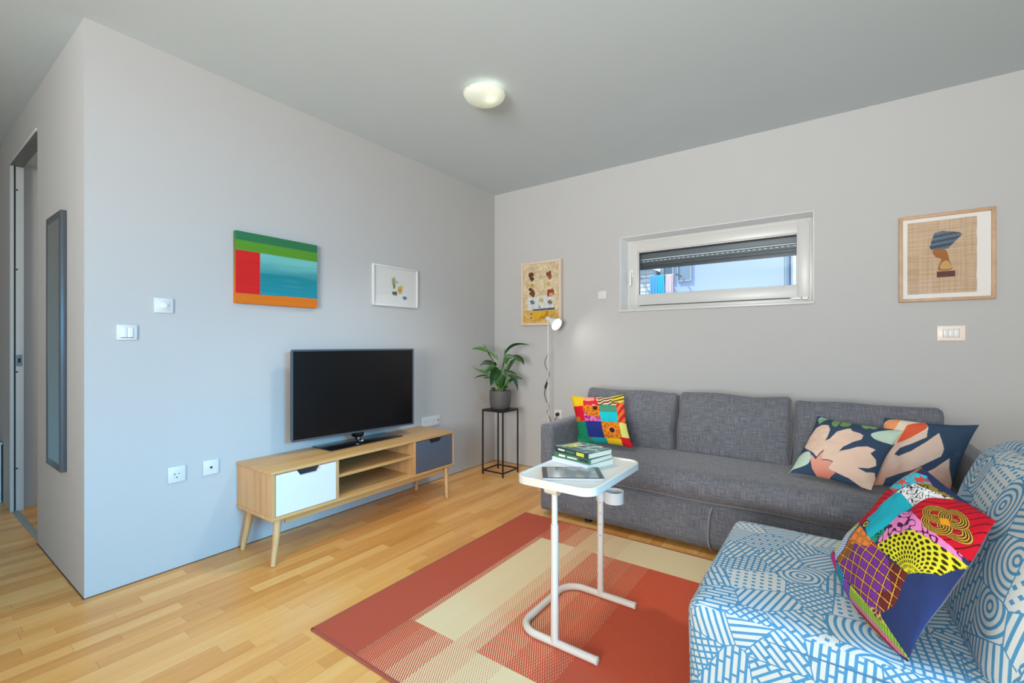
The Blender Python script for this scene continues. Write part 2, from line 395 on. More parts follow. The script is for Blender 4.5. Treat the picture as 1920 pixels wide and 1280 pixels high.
def softbox(c, axes, half, r, puff=(0, 0, 0), n=16, nz=0, nscale=6, sag=None, uvoff=(0, 0)):
    """rounded, puffed block; returns G plus per-loop uv in metres"""
    A = [Vector(a).normalized() for a in axes]; c = Vector(c); h = half; key = {}; g = G(); uvs = []
    ns = [max(4, int(n*min(1, x/max(h)*1.3))) if x < max(h)*.5 else n for x in h]
    def vert(p):
        k = tuple(round(x, 5) for x in p)
        if k in key: return key[k]
        q_ = [p[i]*h[i] for i in range(3)]; inn = [max(-h[i]+r, min(h[i]-r, q_[i])) for i in range(3)]
        d = Vector([q_[i]-inn[i] for i in range(3)])
        if d.length > 1e-7: d = d.normalized()*r
        q_ = [inn[i]+d[i] for i in range(3)]
        for i in range(3):
            j, k2 = [x for x in range(3) if x != i]
            q_[i] += puff[i]*p[i]*max(0, 1-p[j]**2)**.7*max(0, 1-p[k2]**2)**.7
        if sag: q_ = sag(p, q_)
        w_ = c+A[0]*q_[0]+A[1]*q_[1]+A[2]*q_[2]
        if nz:
            nn = Vector([p[i]*abs(p[i])**3 for i in range(3)]); nn = (A[0]*nn.x+A[1]*nn.y+A[2]*nn.z).normalized() if nn.length > 0 else nn
            w_ += nn*nz*noise.noise(w_*nscale)
        g.v.append(tuple(w_)); key[k] = len(g.v)-1; return key[k]
    for ax in range(3):
        j, k2 = (ax+1) % 3, (ax+2) % 3
        for sgn in (-1, 1):
            nj, nk = ns[j], ns[k2]
            def tt(i, n_):
                u = -1+2*i/n_; return math.copysign(abs(math.sin(u*math.pi/2)), u)*.6+u*.4
            for a_ in range(nj):
                for b_ in range(nk):
                    cs = [(a_, b_), (a_+1, b_), (a_+1, b_+1), (a_, b_+1)]
                    if sgn < 0: cs = cs[::-1]
                    ids = []
                    for (ia, ib) in cs:
                        p = [0, 0, 0]; p[ax] = sgn; p[j] = tt(ia, nj); p[k2] = tt(ib, nk); ids.append(vert(p))
                        uvs.append((p[j]*h[j]+uvoff[0]+ax*.9+sgn*.37, p[k2]*h[k2]+uvoff[1]+ax*.31) if True else 0)
                    g.f.append(tuple(ids)); g.mi.append(0)
    g.uv = uvs; return g
def soft(name, g, m_, parent, origin=None):
    o = obj(name, g, m_, parent, smooth='all', origin=origin)
    l = o.data.uv_layers.new(name='UVMap'); l.data.foreach_set('uv', [x for p in g.uv for x in p]); return o

# --- painting onto grids ---------------------------------------------------------
def rgb(*c): return np.array([lin(x) for x in c])
def inpoly(X_, Y_, pts):
    r_ = np.zeros(X_.shape, bool); n = len(pts)
    for i in range(n):
        x0, y0 = pts[i]; x1, y1 = pts[(i+1) % n]
        if y0 == y1: continue
        c_ = ((y0 > Y_) != (y1 > Y_)) & (X_ < (x1-x0)*(Y_-y0)/(y1-y0)+x0); r_ ^= c_
    return r_
def smoothpoly(pts, k=6):
    n = len(pts); out = []
    for i in range(n):
        p0, p1, p2, p3 = (pts[(i+j-1) % n] for j in range(4))
        for s_ in range(k):
            t_ = s_/k
            out.append(tuple(.5*((2*p1[a])+(-p0[a]+p2[a])*t_+(2*p0[a]-5*p1[a]+4*p2[a]-p3[a])*t_*t_+(-p0[a]+3*p1[a]-3*p2[a]+p3[a])*t_**3) for a in (0, 1)))
    return out
class Paint:
    def __init__(s, X_, Y_, base): s.X, s.Y = X_, Y_; s.c = np.zeros(X_.shape+(3,)); s.c[:] = rgb(*base)
    def fill(s, mask, col): s.c[mask] = rgb(*col) if isinstance(col, tuple) else col[mask]; return s
    def poly(s, pts, col, sm=False): return s.fill(inpoly(s.X, s.Y, smoothpoly(pts) if sm else pts), col)
    def pat(s, pts, fn, sm=False):
        m_ = inpoly(s.X, s.Y, smoothpoly(pts) if sm else pts); s.c[m_] = fn(s.X[m_], s.Y[m_]); return s
    def circ(s, cx, cy, r, col, ry=None): return s.fill(((s.X-cx)/r)**2+((s.Y-cy)/(ry or r))**2 < 1, col)
def pick(mask, a, b):
    o = np.empty(mask.shape+(3,)); o[:] = rgb(*b); o[mask] = rgb(*a); return o
def vnoise(x, y, s, seed=0):
    x = x/s; y = y/s; xi = np.floor(x).astype(int); yi = np.floor(y).astype(int); xf = x-xi; yf = y-yi
    def h_(a, b): return np.mod(np.sin(a*127.1+b*311.7+seed*17.3)*43758.5453, 1)
    u = xf*xf*(3-2*xf); v = yf*yf*(3-2*yf)
    return (h_(xi, yi)*(1-u)+h_(xi+1, yi)*u)*(1-v)+(h_(xi, yi+1)*(1-u)+h_(xi+1, yi+1)*u)*v
def setcol(o, cols):
    at = o.data.color_attributes.new('Col', 'FLOAT_COLOR', 'POINT')
    a = np.ones((cols.reshape(-1, 3).shape[0], 4)); a[:, :3] = cols.reshape(-1, 3); at.data.foreach_set('color', a.ravel())
def gridmesh(name, pts, m_, parent, cols, flip=False, origin=None):
    """pts (n,m,3) world coords"""
    n, k = pts.shape[:2]; off = np.array(rootof(parent).location) if parent else np.array(origin or (0, 0, 0))
    idx = np.arange(n*k).reshape(n, k); q_ = np.stack([idx[:-1, :-1], idx[1:, :-1], idx[1:, 1:], idx[:-1, 1:]], -1).reshape(-1, 4)
    if flip: q_ = q_[:, ::-1]
    me = bpy.data.meshes.new(name); me.vertices.add(n*k); me.vertices.foreach_set('co', (pts-off).ravel())
    me.loops.add(q_.size); me.loops.foreach_set('vertex_index', q_.ravel().astype(np.int32))
    me.polygons.add(len(q_)); me.polygons.foreach_set('loop_start', np.arange(0, q_.size, 4, dtype=np.int32))
    me.polygons.foreach_set('use_smooth', np.ones(len(q_), bool)); me.update(calc_edges=True); me.validate()
    me.materials.append(m_); o = bpy.data.objects.new(name, me); COL.objects.link(o)
    if parent: o.parent = parent
    else: o.location = off
    if cols is not None: setcol(o, cols)
    return o
def pillow(label, cat, corners, T, painter, backmat, n=230, pinch=.10, seed=0, group=None, backT=None, bulge=0):
    """corners in order (0,0),(1,0),(1,1),(0,1) of the front face (u,v); painter(U,V)->cols"""
    c00, c10, c11, c01 = [np.array(c_) for c_ in corners]
    def surf(nn, side, T_):
        u = np.linspace(0, 1, nn); U, V = np.meshgrid(u, u, indexing='ij')
        a, b_ = 2*U-1, 2*V-1
        Uw = .5+.5*a*(1-pinch*(1-b_**2)*np.abs(a)**2); Vw = .5+.5*b_*(1-pinch*(1-a**2)*np.abs(b_)**2)
        Uw = Uw-bulge*(1-b_**2)*(1-U)**2
        P_ = ((1-Uw)*(1-Vw))[..., None]*c00+(Uw*(1-Vw))[..., None]*c10+(Uw*Vw)[..., None]*c11+((1-Uw)*Vw)[..., None]*c01
        nrm = np.cross(c10-c00, c01-c00); nrm = nrm/np.linalg.norm(nrm)
        if np.dot(nrm, np.array(CAM)-c00) < 0: nrm = -nrm
        prof = (np.clip(1-np.abs(a)**2.4, 0, 1)**.62)*(np.clip(1-np.abs(b_)**2.4, 0, 1)**.62)
        wr = (vnoise(U*10, V*10, 2.2, seed+side)-.5)*.018+(vnoise(U*10+V*6, V*10-U*4, .9, seed+3)-.5)*.006
        edgef = np.clip((1-np.maximum(np.abs(a), np.abs(b_)))*6, 0, 1)
        hgt = T_*prof+wr*edgef
        fold = .008*np.sin(9*(U+V)+seed)*(1-edgef)*(np.abs(a)*np.abs(b_))
        return P_+nrm*((hgt*(1 if side == 0 else -1))+fold)[..., None], Uw, Vw, nrm
    Pf, U, V, nrm = surf(n, 0, T)
    base = (c00+c10+c11+c01)/4
    o = thing('throw_pillow', label, cat, tuple(base), group)
    flip = np.dot(np.cross(c10-c00, c01-c00), nrm) < 0
    gridmesh('front_panel', Pf, M_cloth, o, painter(U, V), flip)
    Pb, _, _, _ = surf(40, 1, backT if backT is not None else T*.8)
    gridmesh('back_panel', Pb, backmat, o, None, not flip)
    return o

# ================================================================== SETTING
H = 2.68; YB = 0.0; XR = 4.45; YF = -6.55; XL = -2.7; YH = -3.096
# floor: slab plus beech staves
fl = struct('floor', G().box((XL-.15, YF-.15, -.06), (XR+.15, .15, -.004)), M_gap)
def hid(x, y):
    return (1.07 < x < 3.37 and -2.62 < y < -1.03) or (1.2 < x < 3.37 and y > -.98) or (2.5 < x < 3.4 and -2.2 < y < -1.4) or (y > YH and x < -.02 and not (-1.95 < x < -1.02 and y < -2.6)) or (x > 3.45 and y > -1)
W = .067; pieces = []
x = XL; row = 0
while x < XR:
    y = YF-random.uniform(0, .5)
    while y < 0:
        l_ = random.choice((.28, .36, .42, .5, .58, .7)); y1 = min(y+l_, 0)
        if y1 > YF and y1-y > .02: pieces.append((x, max(y, YF), min(x+W, XR), y1))
        y = y1
    x += W; row += 1
rank = []
for i, (x0, y0, x1, y1) in enumerate(pieces):
    ok = [screen((a, b_, 0)) for a in (x0+.01, x1-.01) for b_ in (y0+.02, (y0+y1)/2, y1-.02) if not hid(a, b_)]
    vis = [s_ for s_ in ok if s_ and -20 < s_[0] < 1940 and s_[1] < 1300]
    if vis: rank.append((-len(vis)*((y1-y0)*W)*CAM.z*FPX**2/(sum(s_[2] for s_ in vis)/len(vis))**3, i))
rank.sort(); single = {i for _, i in rank[:300]}; cache = {}; rest = G()
def stave(dx, dy):
    k = (round(dx, 3), round(dy, 2))
    if k not in cache:
        g_ = G().box((.0004, .0004, -.004), (dx-.0004, dy-.0004, 0)); me = bpy.data.meshes.new('floorboard'); me.from_pydata(g_.v, [], g_.f); me.materials.append(M_fl_obj); cache[k] = me
    return cache[k]
for i, (x0, y0, x1, y1) in enumerate(pieces):
    dz = random.uniform(-.0003, 0)
    if i in single:
        o = bpy.data.objects.new('floorboard', stave(x1-x0, y1-y0)); COL.objects.link(o); o.parent = fl; o.location = (x0, y0, dz)
    else: rest.box((x0+.0004, y0+.0004, -.004), (x1-.0004, y1-.0004, dz))
ro = obj('floorboards', rest, M_fl_isl, fl); ro['kind'] = 'stuff'

struct('ceiling', G().box((XL-.15, YF-.15, H), (XR+.15, .36, H+.12)), M_ceil)
WX0, WX1, WZ0, WZ1 = 1.335, 2.70, 1.465, 2.07
g = G(); g.box((-.2, 0, -.06), (WX0, .34, H)); g.box((WX1, 0, -.06), (XR+.2, .34, H)); g.box((WX0, 0, -.06), (WX1, .34, WZ0)); g.box((WX0, 0, WZ1), (WX1, .34, H))
struct('wall_back', g, M_wall)
struct('wall_left', G().box((-.14, YH, 0), (0, 0, H)), M_wall)
# wall with the mirror and the doorway, at right angles to wall_left
DX0, DX1, DZ = -1.908, -1.02, 2.43
g = G(); g.box((DX1, YH, 0), (-.1401, YH+.14, H)); g.box((XL, YH, 0), (DX0, YH+.056, H)); g.box((DX0, YH, DZ+.008), (DX1, YH+.056, H))
struct('wall_hall', g, M_wall)
struct('wall_passage', G().box((-2.1, YH+.0561, 0), (-1.95, -1.2, H)).box((-1.95, -1.3, 0), (-.99, -1.2, H)), M_wall)
struct('ceiling_passage', G().box((-1.95, YH+.0561, 2.47), (-1.02, -1.3, 2.55)), M_ceil)
struct('wall_west', G().box((XL-.15, YF, 0), (XL, YH+.056, H)), M_wall)
# walls behind the camera, with the daylight openings of the room
g = G(); g.box((XR, YF, 0), (XR+.2, -4.75, H)); g.box((XR, -2.35, 0), (XR+.2, 0, H)); g.box((XR, -4.75, 2.15), (XR+.2, -2.35, H))
struct('wall_right', g, M_wall)
g = G(); g.box((XL, YF-.2, 0), (1.0, YF, H)); g.box((4.2, YF-.2, 0), (XR+.2, YF, H)); g.box((1.0, YF-.2, 2.35), (4.2, YF, H)); g.box((1.0, YF-.2, 0), (4.2, YF, .35))
struct('wall_front', g, M_wall)
def simple_window(name, a, b_, t, ax):
    """frame members round an opening behind the camera, one mullion"""
    g_ = G(); f_ = .06
    if ax == 0:
        y0, z0 = a; y1, z1 = b_
        for p, q_ in (((y0, z0), (y1, z0+f_)), ((y0, z1-f_), (y1, z1)), ((y0, z0), (y0+f_, z1)), ((y1-f_, z0), (y1, z1)), (((y0+y1)/2-f_/2, z0), ((y0+y1)/2+f_/2, z1))):
            g_.box((t, p[0], p[1]), (t+.05, q_[0], q_[1]))
    else:
        x0, z0 = a; x1, z1 = b_
        for p, q_ in (((x0, z0), (x1, z0+f_)), ((x0, z1-f_), (x1, z1)), ((x0, z0), (x0+f_, z1)), ((x1-f_, z0), (x1, z1)), (((x0+x1)/2-f_/2, z0), ((x0+x1)/2+f_/2, z1))):
            g_.box((p[0], t, p[1]), (q_[0], t+.05, q_[1]))
    return struct(name, g_, M_pvc)
simple_window('window_2', (-4.75, 0), (-2.35, 2.15), XR+.08, 0)
simple_window('window_3', (1.0, .35), (4.2, 2.35), YF-.12, 1)

# dark shadow-gap / scribed joint at the wall feet is the parquet edge: thin cork strip
g = G(); g.box((0, YH, -.003), (.004, 0, .003)); g.box((0, -.004, -.003), (XR, 0, .003)); g.box((DX1, YH-.004, -.003), (.004, YH, .003))
struct('trim_1', g, M_gap)

# ------------------------------------------------------------------ window_1
wr_ = bpy.data.objects.new('window_1', None); COL.objects.link(wr_); wr_.location = ((WX0+WX1)/2, .08, WZ0); wr_['kind'] = 'structure'
def ring(g_, x0, x1, z0, z1, wl, wr2, wb, wt, y0, y1, r=.004):
    g_.bbox((x0, y0, z0), (x0+wl, y1, z1), r); g_.bbox((x1-wr2, y0, z0), (x1, y1, z1), r)
    g_.bbox((x0+wl-.001, y0, z0), (x1-wr2+.001, y1, z0+wb), r); g_.bbox((x0+wl-.001, y0, z1-wt), (x1-wr2+.001, y1, z1), r); return g_
FY = .17; ga_, gb_ = PY(1200, 475, FY+.02), PY(1494, 534, FY+.02)      # glass corners as seen
gx0, gx1, gz1, gz0 = ga_.x, gb_.x, ga_.z, gb_.z
szb = PY(1184, 573, FY-.015).z
obj('outer_frame', ring(G(), WX0, WX1, WZ0, WZ1, .05, .05, .05, .05, FY, FY+.065), M_pvc, wr_, True)
sx0_, sx1_, sz1_ = WX0+.03, WX1-.03, WZ1-.03
sash = obj('sash', ring(G(), sx0_, sx1_, szb, sz1_, gx0-sx0_-.008, sx1_-gx1-.008, gz0-szb-.008, sz1_-gz1-.008, FY-.016, FY+.055), M_pvc, wr_, True)
obj('glazing_bead', ring(G(), gx0-.010, gx1+.010, gz0-.010, gz1+.010, .010, .010, .010, .010, FY-.008, FY+.02, .003), M_pvc, sash, True)
obj('gasket', ring(G(), gx0-.001, gx1+.001, gz0-.001, gz1+.001, .003, .003, .003, .006, FY+.008, FY+.018, .0005), M_dark, sash)
obj('pane', G().box((gx0-.004, FY+.018, gz0-.004), (gx1+.004, FY+.022, gz1+.004)), M_glass, wr_)
hp = PY(1184, 513, FY-.03); hx, hz = hp.x, hp.z; g = G(); fy = FY-.016
g.bbox((hx-.014, fy-.010, hz-.035), (hx+.014, fy, hz+.035), .004); g.tube([(hx, fy-.008, hz), (hx, fy-.036, hz)], .009, 12)
g.bbox((hx-.009, fy-.046, hz-.11), (hx+.009, fy-.034, hz+.012), .005)
obj('handle', g, M_white, wr_, True)
g = G(); g.bbox((sx1_-.11, fy-.010, szb-.016), (sx1_-.05, fy+.002, szb+.002), .003); g.bbox((sx1_-.045, fy-.012, szb-.018), (sx1_-.008, fy+.002, szb+.004), .003); g.bbox((sx0_+.02, fy-.008, szb-.012), (sx0_+.07, fy+.002, szb-.002), .003)
obj('hinge', g, M_white, wr_, True)
obj('frame_joint', G().bbox((sx0_+.08, FY-.006, szb-.005), (sx1_-.12, FY, szb), .001), M_dark, wr_)
rl_ = G(); rl_.box((WX0, -.0005, WZ1-.003), (WX1, FY, WZ1)); rl_.box((WX0, -.0005, WZ0), (WX0+.003, FY, WZ1)); rl_.box((WX1-.003, -.0005, WZ0), (WX1, FY, WZ1))
obj('daylit_reveal_skin', rl_, M_reveal, wr_)  # thin skin added so the reveal looks brightened by daylight
obj('sill', G().bbox((WX0-.004, -.022, 1.445), (WX1+.004, FY+.01, 1.4655), .004), M_pvc, wr_, True)

# roller shutter outside: slats as parts, guide rails, box
sh = thing('roller_shutter', 'half raised grey roller shutter outside the narrow window', 'shutter', (2.03, .28, 1.8))
yo = .265; xa_, xb_ = WX0+.006, WX1-.006
z = PY(1204, 506, yo).z+.012; zr = PY(1204, 488, yo-.01).z
obj('bottom_bar', G().bbox((xa_+.02, yo, z-.012), (xb_-.02, yo+.015, z+.012), .004), M_shutterbox, sh, True)
z += .014; sp_ = (zr-z)/2
for k in range(2):
    g = G(); pr = [(yo+.006, z), (yo, z+.010), (yo-.002, z+.02), (yo, z+sp_-.004), (yo+.006, z+sp_-.001), (yo+.016, z+sp_-.001), (yo+.016, z)]
    g.prism(pr, 0, xa_+.02, xb_-.02); sl_ = obj('slat', g, M_shutterbox if k == 0 else M_shutter, sh); z += sp_
    if k == 1:
        g = G()
        for i in range(34): g.box((1.40+i*.0375, yo-.006, z-.014), (1.40+i*.0375+.020, yo-.0005, z-.009))
        obj('vent_slot', g, M_alu, sl_)['kind'] = 'stuff'
obj('light_rail', G().bbox((xa_, yo-.012, z), (xb_, yo+.014, z+.008), .003), M_alu, sh, True)
obj('shutter_box', G().bbox((xa_, yo-.02, z+.009), (xb_, yo+.06, WZ1-.003), .004), M_shutter, sh, True)
obj('guide_rail', G().bbox((xa_, yo-.005, WZ0), (xa_+.026, yo+.05, z+.008), .003), M_alu, sh, True)
obj('guide_rail', G().bbox((xb_-.026, yo-.005, WZ0), (xb_, yo+.05, z+.008), .003), M_alu, sh, True)

# ------------------------------------------------------------------ outside: neighbouring houses and laundry
nb = thing('neighbour_house', 'pale blue-white rendered house wall seen through the window', 'building', (1.7, 3.2, -1))
g = G(); g.box((.74, 3.0, -1), (2.28, 3.3, 6)); g.box((2.28, 3.04, -1), (2.36, 3.3, 6))
obj('wall', g, M_facade, nb)
obj('return_wall', G().box((2.361, 3.0, -1), (2.75, 3.3, 6)), M_brick, nb)
obj('downpipe', G().tube([(2.315, 2.98, -1), (2.315, 2.98, 5)], .028, 12), M_outglass, nb, True)
g = G(); g.box((2.275, 2.96, -1), (2.29, 3.0, 6)); obj('corner_trim', g, M_pvc, nb)
for x0, x1 in ((.82, .93), (.98, 1.17)):
    f_ = obj('window', ring(G(), x0, x1, 2.06, 2.75, .012, .012, .012, .012, 2.965, 3.0, .002), M_pvc, nb)
    obj('pane', G().box((x0+.012, 2.985, 2.072), (x1-.012, 2.99, 2.738)), M_outglass, f_)
obj('wall_post', G().box((.765, 2.9, 2.0), (.80, 2.99, 3.2)), M_pvc, nb)
bh = thing('brick_house', 'sunlit white brick house at left in the window view', 'building', (.3, 3.2, -1))
obj('wall', G().box((-1.2, 2.82, -1), (.70, 3.3, 2.24)), M_mortar, bh)
me = None
for r_ in range(11):
    for c_ in range(7):
        x0 = .695-(c_+1)*.2+(r_ % 2)*.1; x1 = min(x0+.19, .70); zz = 1.55+r_*.064
        if x1-x0 < .04: continue
        g = G().bbox((x0, 2.805, zz), (x1, 2.83, zz+.055), .004, 1); obj('brick', g, M_brick, bh)
g = G(); g.add([(-1.2, 2.7, 2.25), (.74, 2.7, 2.25), (.74, 3.3, 2.4), (-1.2, 3.3, 2.4), (-1.2, 2.7, 2.27), (.74, 2.7, 2.27), (.74, 3.3, 2.42), (-1.2, 3.3, 2.42)], [(0, 3, 2, 1), (4, 5, 6, 7), (0, 1, 5, 4), (1, 2, 6, 5), (2, 3, 7, 6), (3, 0, 4, 7)])
obj('roof_edge', g, M_outglass, bh)
struct('ground', G().box((-8, .36, -1.2), (12, 9, -1)), M_mortar)
cl = thing('clothesline', 'thin clothesline strung across the neighbouring house', 'clothesline', (.9, 2.7, 2.2))
obj('line', G().tube([(.5, 2.7, 2.13), (1.04, 2.7, 2.13)], .003, 6), M_alu, cl)
obj('bracket', G().box((.49, 2.69, 2.11), (.51, 2.80, 2.15)), M_steel, cl); obj('bracket', G().box((1.03, 2.69, 2.12), (1.045, 2.964, 2.14)), M_steel, cl)
def cloth(name, label, x0, x1, z0, m_, y=2.688, amp=.008, cols=None):
    n, k = 24, 20; u = np.linspace(0, 1, n); v = np.linspace(0, 1, k); U, V = np.meshgrid(u, v, indexing='ij')
    P_ = np.stack([x0+(x1-x0)*U, y+amp*np.sin(U*18+x0*40)*V, 2.136-(2.136-z0)*V], -1)
    o = gridmesh(name, P_, m_, None, cols(U, V) if cols else None, True, ((x0+x1)/2, y, 2.136))
    md = o.modifiers.new('s', 'SOLIDIFY'); md.thickness = .006
    return tag(o, label, 'towel', 'laundry outside the window')
cloth('towel', 'pale blue towel at left on the clothesline outside', .685, .80, 1.80, M_towelB)
cloth('towel', 'bright turquoise towel hanging in the middle of the clothesline', .80, .885, 1.78, M_towelA)
cloth('striped_towel', 'white towel with pink stripes at right on the clothesline', .90, 1.0, 1.83, M_cloth, cols=lambda U, V: pick((np.mod(U*5, 1) < .35), (226, 150, 168), (236, 236, 238)))

# ------------------------------------------------------------------ door_1 (pocket door opening)
dr = bpy.data.objects.new('door_1', None); COL.objects.link(dr); dr.location = (DX0, YH, 0); dr['kind'] = 'structure'
g = G(); g.bbox((DX0-.002, YH-.006, 0), (DX0+.03, YH+.012, DZ), .002); obj('jamb', g, M_doorframe, dr, True)
g = G(); g.bbox((DX0+.004, YH+.012, 0), (DX0+.022, YH+.022, DZ), .001); obj('rubber_seal', g, M_dark, dr)
jb = obj('jamb', G().bbox((DX0-.002, YH+.021, 0), (DX0+.03, YH+.06, DZ), .002), M_doorframe, dr, True)
obj('strike_plate', G().bbox((DX0+.029, YH+.022, 1.02), (DX0+.033, YH+.052, 1.10), .001), M_steel, jb)
obj('latch_hole', G().bbox((DX0+.0325, YH+.03, 1.045), (DX0+.034, YH+.045, 1.075), .0005), M_dark, jb)
for zz in (2.26, 1.70, .98, .30): obj('screw', G().lathe((DX0+.03, YH+.026, zz), [(0, .004), (.005, .003), (.006, 0)], 10, (1, 0, 0)), M_dark, jb)
obj('header', G().bbox((DX0, YH-.006, DZ-.006), (DX1, YH+.056, DZ+.008), .002), M_doortrack, dr, True)
obj('header', G().bbox((DX0, YH-.008, DZ+.0), (DX1, YH+.004, DZ+.02), .002), M_doorframe, dr, True)
obj('threshold', G().bbox((DX0, YH+.004, -.001), (DX1, YH+.036, .004), .001), mat('pale_grey_track', C(146, 152, 148), .5), dr, True)
obj('door_edge', G().bbox((DX1-.004, YH+.01, .006), (DX1+.02, YH+.05, DZ-.008), .002), M_doorframe, dr, True)
wc = thing('storage_bin', 'low white cabinet beside the doorway at far left', 'cabinet', (-2.4, -3.25, 0))
obj('body', G().bbox((-2.62, -3.36, 0), (-2.215, -3.105, .43), .006), M_white, wc, True)
obj('lid', G().bbox((-2.63, -3.37, .43), (-2.205, -3.10, .445), .004), M_white, wc, True)
obj('knob', G().lathe((-2.30, -3.2, .445), [(.016, 0), (.014, .03), (.02, .045), (.018, .06), (0, .063)], 16), M_white, wc, True)

# ------------------------------------------------------------------ mirror
mi = thing('wall_mirror', 'tall narrow mirror in a dark grey frame beside the doorway', 'mirror', (-.55, YH, .53))
mx0, mx1, mz0, mz1 = PY(86, 600, YH-.024).x, -.318, .535, 1.845
obj('frame', ring(G(), mx0, mx1, mz0, mz1, .036, .036, .036, .036, YH-.024, YH, .003), M_mirrorframe, mi, True)
obj('mirror_glass', G().box((mx0+.03, YH-.0225, mz0+.03), (mx1-.03, YH-.010, mz1-.03)), M_mirror, mi)

# ------------------------------------------------------------------ wall plates
def plate_x(name, label, cat, ya, yb, za, zb, kind, m_=None, group=None):
    m_ = m_ or M_switch
    t_ = thing(name, label, cat, (0, (ya+yb)/2, (za+zb)/2), group)
    obj('plate', G().bbox((0, ya, za), (.009, yb, zb), .003), m_, t_, True)
    yc, zc = (ya+yb)/2, (za+zb)/2
    if kind == 'rockers':
        for k in range(2):
            a = yc-.024+k*.024; obj('rocker', G().bbox((.008, a+.001, zc-.024), (.013, a+.023, zc+.024), .002), M_white, t_, True)
        obj('plate_shadow_line', G().box((.008, yc-.025, zc-.0265), (.0095, yc+.025, zc-.0245)), M_dark, t_)
    if kind == 'knob':
        obj('insert', G().bbox((.008, yc-.025, zc-.024), (.012, yc+.025, zc+.024), .002), m_, t_, True)
        obj('dial', G().lathe((.012, yc, zc), [(.014, 0), (.013, .006), (0, .007)], 20, (1, 0, 0)), M_white, t_, True)
    if kind == 'socket':
        obj('socket_well', G().lathe((.0088, yc, zc), [(.020, .003), (.019, .0035), (.018, -.0), (0, -.001)], 28, (1, 0, 0)), M_white, t_, True)
        for s_ in (-1, 1): obj('pin_hole', G().lathe((.0085, yc+s_*.0095, zc+.002), [(.003, .0012), (0, .0013)], 10, (1, 0, 0)), M_dark, t_)
        obj('earth_clip', G().box((.009, yc-.003, zc-.017), (.011, yc+.003, zc-.012)), M_dark, t_)
    if kind == 'aerial':
        obj('aerial_jack', G().lathe((.009, yc, zc), [(.006, 0), (.006, .003), (.0035, .0035), (0, .001)], 14, (1, 0, 0)), M_dark, t_, True)
    return t_
plate_x('light_switch', 'white double light switch, leftmost plate on the television wall', 'switch', -2.982, -2.902, 1.195, 1.270, 'rockers')
plate_x('thermostat', 'white dial plate above and right of the double light switch', 'control', -2.834, -2.752, 1.335, 1.412, 'knob')
plate_x('wall_socket', 'white round power socket low on wall left of television stand', 'socket', -2.775, -2.697, .452, .535, 'socket')
plate_x('aerial_socket', 'white aerial socket plate low on wall nearest the television stand', 'socket', -2.614, -2.538, .455, .535, 'aerial')
t_ = thing('socket_strip', 'long white socket panel low on wall right of the television', 'socket', (0, -.9, .52))
obj('plate', G().bbox((0, -1.005, .475), (.009, -.79, .562), .003), M_switch, t_, True)
for k in range(3):
    yc = -.965+k*.055
    w_ = obj('socket_well', G().lathe((.0088, yc, .518), [(.020, .003), (.019, .0035), (.018, 0), (0, -.001)], 24, (1, 0, 0)), M_white, t_, True)
    for s_ in (-1, 1): obj('pin_hole', G().lathe((.0085, yc+s_*.0095, .52), [(.003, .0012), (0, .0013)], 8, (1, 0, 0)), M_dark, w_)
obj('aerial_jack', G().lathe((.009, -.815, .518), [(.006, 0), (.006, .003), (0, .002)], 12, (1, 0, 0)), M_dark, t_)
def plate_y(name, label, cat, xa, xb, za, zb, kind, m_):
    t_ = thing(name, label, cat, ((xa+xb)/2, 0, (za+zb)/2))
    obj('plate', G().bbox((xa, -.009, za), (xb, 0, zb), .003), m_, t_, True); xc, zc = (xa+xb)/2, (za+zb)/2
    if kind == 'three':
        obj('insert_frame', G().bbox((xc-.036, -.0105, zc-.0245), (xc+.036, -.008, zc+.0245), .001), M_steel, t_)
        for k in range(3): obj('rocker', G().bbox((xc-.0345+k*.0235, -.014, zc-.0225), (xc-.0345+k*.0235+.022, -.009, zc+.0225), .002), M_white, t_, True)
    if kind == 'louver':
        for k in range(4): obj('louvre', G().bbox((xc-.028, -.014, zc-.024+k*.013), (xc+.028, -.008, zc-.018+k*.013), .001), M_white, t_)
    return t_
plate_y('triple_light_switch', 'cream three-button light switch under the oak-framed picture', 'switch', 3.308, 3.430, 1.195, 1.283, 'three', M_switchwarm)
plate_y('room_sensor', 'small white slotted sensor between corner painting and window', 'sensor', 1.137, 1.215, 1.563, 1.635, 'louver', M_switch)

# ------------------------------------------------------------------ pictures
def flat_x(y0, y1, z0, z1, x, nu, nv):
    """grid on plane x; u runs along +y, v runs downwards"""
    U, V = np.meshgrid(np.linspace(0, 1, nu), np.linspace(0, 1, nv), indexing='ij')
    return np.stack([np.full(U.shape, x), y0+(y1-y0)*U, z1-(z1-z0)*V], -1), U, V
def flat_y(x0, x1, z0, z1, y, nu, nv):
    U, V = np.meshgrid(np.linspace(0, 1, nu), np.linspace(0, 1, nv), indexing='ij')
    return np.stack([x0+(x1-x0)*U, np.full(U.shape, y), z1-(z1-z0)*V], -1), U, V
